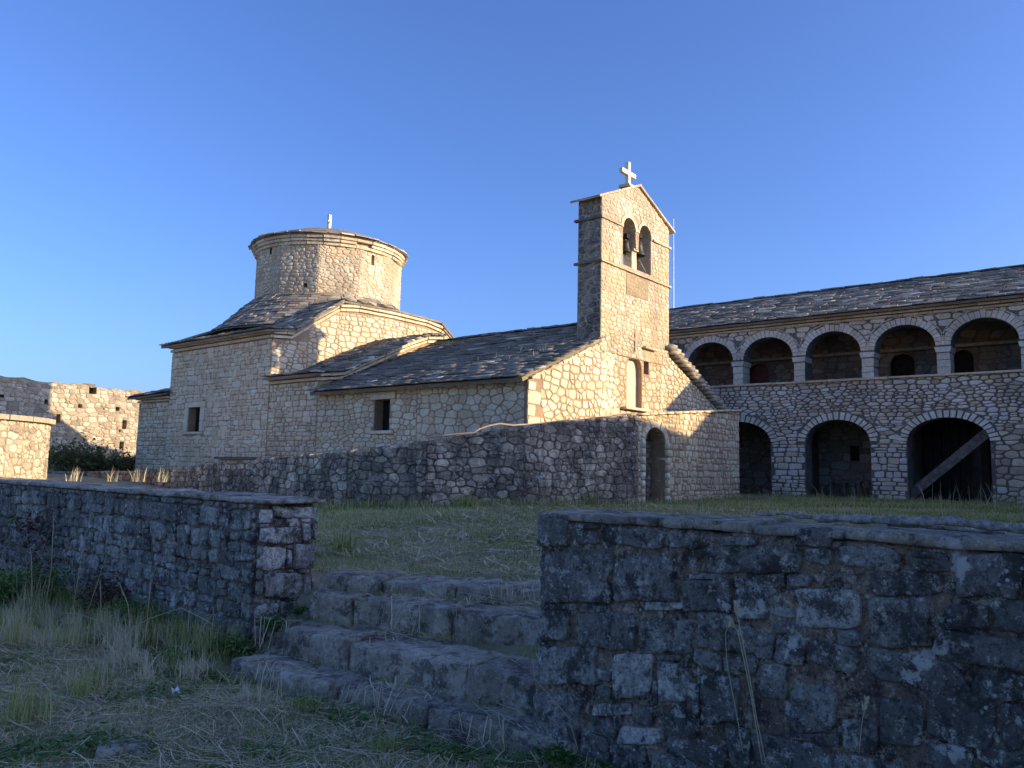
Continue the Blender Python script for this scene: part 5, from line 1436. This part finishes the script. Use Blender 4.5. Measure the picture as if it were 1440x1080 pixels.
# clumps that stand as plants of their own
def clump(name, x, y, n, h, spread, tn, mat, lab, cat, grp=None, w=(.003, .007), lean=.35, zz=None):
    px = x+np.clip(rs.normal(0, spread*.7, n), -spread*1.3, spread*1.3); py = y+np.clip(rs.normal(0, spread*.7, n), -spread*1.3, spread*1.3)
    pz = gz(px, py)-.01 if zz is None else np.full(n, zz)
    o = blades(name, np.stack([px, py, pz], 1), rs.uniform(h*.45, h, n), rs.uniform(*w, n), np.clip(rs.normal(*tn, n), 0, 1), mat, lean, kind=None)
    return tag(o, lab, cat, grp)
def gpt(px, py, z=0.0):
    d = ray(px, py); p = EYE+d*((z-EYE.z)/d.z); return p.x, p.y
def leafy(name, x, y, n, r, h, leaf, mat, lab, cat, grp=None, z0=None, flat=.5):
    """a leafy weed or shrub: thin stems and many small leaves through its volume"""
    zb = g1(x, y) if z0 is None else z0
    root = thing(name, lab, cat, (x, y, zb), grp)
    V, F = [], []; tips = []
    for k in range(max(5, n//40)):
        a = rs.uniform(0, 2*np.pi); q = r*math.sqrt(rs.uniform(0, 1)); hh = h*rs.uniform(.5, 1)
        tip = Vector((x+q*math.cos(a), y+q*math.sin(a), zb+hh)); mid = Vector((x+.35*q*math.cos(a), y+.35*q*math.sin(a), zb+hh*.6))
        tube([Vector((x+.1*q*math.cos(a), y+.1*q*math.sin(a), zb-.02)), mid, tip], [.006+.006*h, .005+.003*h, .002], 5, True, V, F); tips.append((mid, tip))
    part('stem', V, F, M_bark, root)
    LV = []; T = []; tn = []
    for i in range(n):
        m, t = tips[rs.randint(len(tips))]; s = rs.uniform(0, 1)**.7
        c = m.lerp(t, s)+Vector(rs.normal(0, .16*min(r, h)+.01, 3))
        if c.z < zb+.01: c.z = zb+.01+abs(c.z-zb)*.2
        d = Vector(rs.normal(0, 1, 3)); d.z *= flat; d.normalize(); e = d.cross(Vector(rs.normal(0, 1, 3))).normalized(); L = leaf*rs.uniform(.6, 1.4)
        b = len(LV); LV += [c-d*L*.5, c+e*L*.25, c+d*L*.5+Z*(-.1*L), c-e*L*.25]; T += [(b, b+1, b+2), (b, b+2, b+3)]; tn += [rs.uniform(0, 1)]*4
    c0 = Vector((x, y, zb))
    link('foliage', tri_mesh('foliage', [v-c0 for v in LV], T, mat, tn), root, c0)
    return root
spots = [(20, 905, .42, 'dry tan grass tuft at the left edge of the near ground'), (45, 860, .55, 'tall dry grass tuft beside the green weeds, far left'), (100, 905, .38, 'tan grass tuft in the middle of the left verge'), (150, 890, .34, 'thin tan tuft before the withered brown weed'), (190, 900, .36, 'straw-coloured tuft left of the tall single stems'), (235, 905, .30, 'straw tuft under the left wall, nearest the steps'), (120, 975, .22, 'low brown tuft amid the lying straw'), (40, 1010, .28, 'dense olive tuft at the lower left edge')]
for i, (px, py, h, lab) in enumerate(spots):
    x, y = gpt(px, py, .03); clump('dry_grass_tuft', x, y, 170, h*1.1, .09+.03*(i % 3), (.72, .18) if i < 6 else (.45, .2), M_grass, lab, 'grass tuft', 'dry tufts by the left wall')
for i, (px, py, lab) in enumerate(((250, 860, 'small green tuft against the left wall'), (540, 1050, 'bright green tuft at the foot of the lowest step'), (430, 995, 'green and straw tuft left of the lowest step'), (955, 1085, 'green tuft at the base of the right wall'), (1395, 1075, 'pale seed-head grasses at the lower right corner'))):
    x, y = gpt(px, py, .02)
    clump('green_tuft', min(x, 3.8), y, 240, .13 if i else .2, .08, (.3, .18) if i < 4 else (.8, .1), M_grass, lab, 'grass tuft', 'green tufts near the steps')
# leafy weeds
WD = [(60, 800, 3.5, .28, .5, 'large dark green leafy weed against the wall at the far left'), (15, 830, 3.3, .25, .35, 'green weed at the left picture edge, in front of the wall'), (185, 868, 3.75, .22, .22, 'low bright green weed below the withered brown one'), (225, 872, 3.75, .16, .18, 'low green weed under the wall, right of the brown one'), (320, 900, 3.8, .10, .16, 'small green weed near the corner of the left wall'), (345, 905, 3.85, .08, .2, 'little leafy weed touching the left wall corner')]
for px, py, xx, r, h, lab in WD:
    d = ray(px, py); t = xx/d.x; yy = d.y*t
    leafy('leafy_weed', xx, yy, int(900*r/.2), r, h, .045, M_leaf, lab, 'weed', 'leafy weeds along the left wall')
for px, py, xx, r, h, lab in ((790, 1072, 3.70, .09, .1, 'dark green weed at the foot of the right wall, beside the steps'), (900, 1085, 3.62, .12, .10, 'green weed at the foot of the right wall, second from the steps'), (1000, 1085, 3.6, .1, .08, 'green weed at the foot of the right wall, below the tall stalks')):
    d = ray(px, py); t = xx/d.x
    leafy('leafy_weed', xx, d.y*t, 420, r, h, .03, M_leaf, lab, 'weed', 'leafy weeds along the right wall')
x, y = 3.82, ray(155, 830).y/ray(155, 830).x*3.82
leafy('withered_weed', x, y, 1500, .3, .42, .035, M_brown, 'withered dark brown weed leaning on the left wall', 'weed')
leafy('leafy_weed', 4.05, 5.98, 500, .1, .16, .03, M_leaf, 'green weed growing at the pale end of the left wall', 'weed', z0=.18)
leafy('leafy_weed', 4.3, 5.95, 260, .07, .1, .025, M_leaf, 'small fern-like weed in the corner behind the second step', 'weed', z0=.3)
# moss and grass in the joints of the steps
n = 16000
sx = rs.uniform(3.4, 5.9, n); sy = rs.uniform(2.95, 5.6, n)
f = [3.77-.1*(sy-2.94), 4.09-.08*(sy-3.12), 4.70-.235*(sy-3.6), 5.2-.45*(sy-3.98)]
m = sum((np.abs(sx-q+.04) < .045).astype(int) for q in f); m = (m > 0) & (lump(sx, sy, 4) > -.25)
sx, sy = sx[m], sy[m]
blades('joint_grass', np.stack([sx, sy, tread(sx-.02, sy)+.0], 1), rs.uniform(.02, .07, len(sx)), rs.uniform(.003, .006, len(sx)), np.clip(rs.normal(.38, .25, len(sx)), 0, 1), M_grass, .5)

# grass and small stones between the steps and the pale wall end
x, y = scatter(5000, 3.75, 5.3, 5.6, 6.13, lambda x, y: .8+0*x)
k = y > 5.66+.25*sstep(4.5, 5.2, x); x, y = x[k], y[k]
blades('joint_grass', np.stack([x, y, gz(x, y)-.01], 1), rs.uniform(.03, .12, len(x)), rs.uniform(.003, .007, len(x)), np.clip(rs.normal(.4, .28, len(x)), 0, 1), M_grass, .6)
for k, (px_, py_, lab) in enumerate(((4.15, 5.93, 'small lichened stone wedged at the foot of the pale wall end'), (4.36, 5.9, 'stone beside the fern-like weed, behind the second step'), (4.02, 5.82, 'small stone at the left end of the second step'))):
    tag(rough_block('loose_stone', (px_-.09, py_-.07, g1(px_, py_)-.05), (px_+.09, py_+.07, g1(px_, py_)+.09), M_step, None, .7, .03, .02, .03, k*5.0, k*1.1), lab, 'stone', 'loose stones by the steps')

# single dry stalks
def stalk(px0, py0, pts, XX, r, lab, grp, head=True, mat=M_straw):
    P = []
    for (px, py) in pts:
        q = onX(px, py, XX); P.append(q)
    V, F = tube(densify(P, 3, .002), [r]*((len(P)-1)*3)+[r*.5], 5)
    root = thing('dry_stalk', lab, 'dry stalk', P[0], grp)
    part('stem', V, F, mat, root, .7, True)
    if head:
        LV = []; T = []; tn = []
        for i in range(22):
            c = P[-1].lerp(P[-2], rs.uniform(0, .6))+Vector(rs.normal(0, .003, 3)); d = ((P[-1]-P[-2]).normalized()+Vector(rs.normal(0, .18, 3))).normalized(); e = d.cross(X).normalized()
            b = len(LV); LV += [c, c+d*.02+e*.003, c+d*.03, c+d*.02-e*.003]; T += [(b, b+1, b+2), (b, b+2, b+3)]; tn += [rs.uniform(.6, 1)]*4
        link('seed_head', tri_mesh('seed_head', [v-P[0] for v in LV], T, M_straw, tn), root, P[0])
stalk(0, 0, [(1078, 1078), (1064, 1010), (1052, 940), (1040, 880), (1034, 850)], 3.72, .0028, 'tallest of the dry stalks before the right wall', 'stalks before the right wall')
stalk(0, 0, [(1072, 1075), (1060, 1000), (1050, 945), (1038, 890), (1028, 872)], 3.72, .0028, 'dry stalk just left of the tallest one, right wall', 'stalks before the right wall')
stalk(0, 0, [(1045, 1060), (1035, 1000), (1022, 930), (1020, 890), (1026, 878)], 3.72, .0022, 'bent dry stalk hooked over at the top, right wall', 'stalks before the right wall')
stalk(0, 0, [(1208, 1060), (1213, 1010), (1219, 985)], 3.72, .002, 'short dry stalk low on the right wall', 'stalks before the right wall')
stalk(0, 0, [(815, 1062), (800, 1010), (770, 975), (752, 955), (748, 920)], 3.6, .0018, 'thin curved stem by the foot of the right wall', 'stalks before the right wall', False)
ls = [([(204, 905), (208, 860), (213, 808)], 'tall straight dry stem left of the steps'), ([(184, 900), (180, 850), (168, 820)], 'leaning dry stem left of the tall one'), ([(140, 895), (142, 850), (141, 818)], 'upright dry stem before the brown weed'), ([(44, 870), (45, 820), (44, 780), (38, 775)], 'crooked pale dead stem among the green weeds'), ([(60, 880), (72, 800), (76, 720)], 'tall thin stem rising in front of the wall, far left'), ([(165, 895), (210, 870), (255, 855), (290, 872), (302, 880)], 'long arching dry stem bent over toward the steps'), ([(50, 880), (80, 862), (110, 863), (165, 882)], 'arching dry stem over the tan tufts'), ([(300, 862), (270, 905), (255, 925)], 'dry stem leaning right near the wall corner'), ([(120, 870), (150, 780), (172, 760)], 'thin leaning stem beside the brown weed'), ([(100, 870), (112, 800), (118, 760)], 'thin upright stem before the dark wall')]
for i, (pts, lab) in enumerate(ls):
    stalk(0, 0, pts, 3.3 if i not in (3, 4) else 3.2, .003, lab, 'stalks before the left wall', i in (0, 1, 2, 4, 8, 9))

# bare shrub in front of and over the left wall
def twiggy(name, root, levels, length, rad, mat, lab, cat, berries=0, spread=.6, leafn=0, lm=None, leaf=.03):
    th = thing(name, lab, cat, root)
    V, F = [], []; ends = []
    def grow(p, d, L, r, lv):
        q = p; P = [p]
        for i in range(3):
            d = (d+Vector(rs.normal(0, .16, 3))).normalized(); q = q+d*(L/3); P.append(q)
        tube(P, [r, r*.85, r*.7, r*.55], 5, True, V, F)
        if lv == 0: ends.append((q, d)); return
        for k in range(rs.randint(2, 4)):
            nd = (d+Vector(rs.normal(0, spread, 3))).normalized()
            if nd.z < -.1: nd.z = .1
            grow(P[rs.randint(1, 4)], nd, L*rs.uniform(.55, .8), r*.6, lv-1)
    for k in range(4):
        grow(Vector(root), Vector((rs.normal(0, .35), rs.normal(0, .45), 1)).normalized(), length*rs.uniform(.7, 1), rad, levels)
    part('stem', V, F, mat, th, .5, True)
    if leafn or berries:
        LV = []; T = []; tn = []
        for i in range(max(leafn, berries)):
            q, d0 = ends[rs.randint(len(ends))]; c = q+Vector(rs.normal(0, .025, 3)); d = Vector(rs.normal(0, 1, 3)).normalized(); e = d.cross(Vector(rs.normal(0, 1, 3))).normalized(); L = leaf*rs.uniform(.6, 1.3)
            b = len(LV); LV += [c-d*L*.5, c+e*L*.3, c+d*L*.5, c-e*L*.3]; T += [(b, b+1, b+2), (b, b+2, b+3)]; tn += [rs.uniform(0, .7)]*4
        r0 = Vector(root); link('foliage', tri_mesh('foliage', [v-r0 for v in LV], T, lm, tn), th, r0)
yy = ray(50, 700).y/ray(50, 700).x*3.75
twiggy('bare_shrub', (3.75, yy, .2), 3, .62, .009, M_bark, 'twiggy dark shrub with sparse blackish leaves above the left wall', 'shrub', leafn=650, lm=M_brown, leaf=.045)
yy = ray(110, 800).y/ray(110, 800).x*3.8
twiggy('dead_shrub', (3.8, yy, .05), 3, .55, .006, M_twig, 'leafless grey twiggy bush against the dark left wall', 'shrub', spread=.7)
yy = ray(20, 800).y/ray(20, 800).x*3.7
twiggy('dead_shrub', (3.7, yy, .05), 3, .6, .007, M_twig, 'leafless twiggy bush at the far left before the wall', 'shrub', spread=.7, leafn=200, lm=M_leaf)
# shrubs beyond the walls at the left
for i, (px, D, r, h, lab) in enumerate(((92, 28, .9, .95, 'rounded olive shrub just right of the round tower'), (118, 28.5, 1.0, 1.1, 'tallest olive shrub before the ruined wall'), (147, 29, .9, .7, 'low shrub under the shadowed part of the ruined wall'), (172, 29.5, .7, .8, 'sparse shrub beside the lit corner of the church'))):
    d = ray(px, 640); k = D/math.hypot(d.x, d.y); x, y = d.x*k, d.y*k
    leafy('shrub', x, y, 1700, r, h+.05, .10, M_bush, lab, 'shrub', 'shrubs before the ruined wall', z0=.95)
for i, (px, py, lab) in enumerate(((160, 655, 'dry yellow grass tuft left of the church corner'), (195, 655, 'dry yellow tuft at the foot of the church corner'), (232, 655, 'dry stems by the dark base of the church wall'), (105, 660, 'dry grass tuft in front of the olive shrubs'))):
    d = ray(px, py); k = 18/math.hypot(d.x, d.y); clump('dry_grass_tuft', d.x*k, d.y*k, 16, .36, .10, (.85, .1), M_grass, lab, 'grass tuft', 'dry tufts behind the left wall', (.01, .02), .3, 1.2)
# dry weeds rooted between the nave slates
rsx = rs.uniform(0, 1, 110); wy = 9.9+rs.beta(1.5, 2.2, 110)*3.5; wx_ = 12.4+rsx*3.2
blades('roof_weeds', np.stack([wx_, wy, 3.42+(wx_-11.74)*.412+.03], 1), rs.uniform(.05, .2, 110), rs.uniform(.006, .012, 110), np.clip(rs.normal(.7, .15, 110), 0, 1), M_grass, .5)
d = ray(430, 700); k = 14.2/math.hypot(d.x, d.y)
for i, (px, R_, lab) in enumerate(((827, 15.3, 'bushy green tuft at the foot of the retaining wall, near its corner'), (655, 13.9, 'small green tuft under the middle of the retaining wall'), (487, 9.5, 'dark green tuft on the lawn beside the end of the left wall'))):
    d = ray(px, 705); k = R_/math.hypot(d.x, d.y); clump('green_tuft', d.x*k, d.y*k, 160, .32, .13, (.35, .2), M_grass, lab, 'grass tuft', 'green tufts on the lawn', (.008, .016), .35)
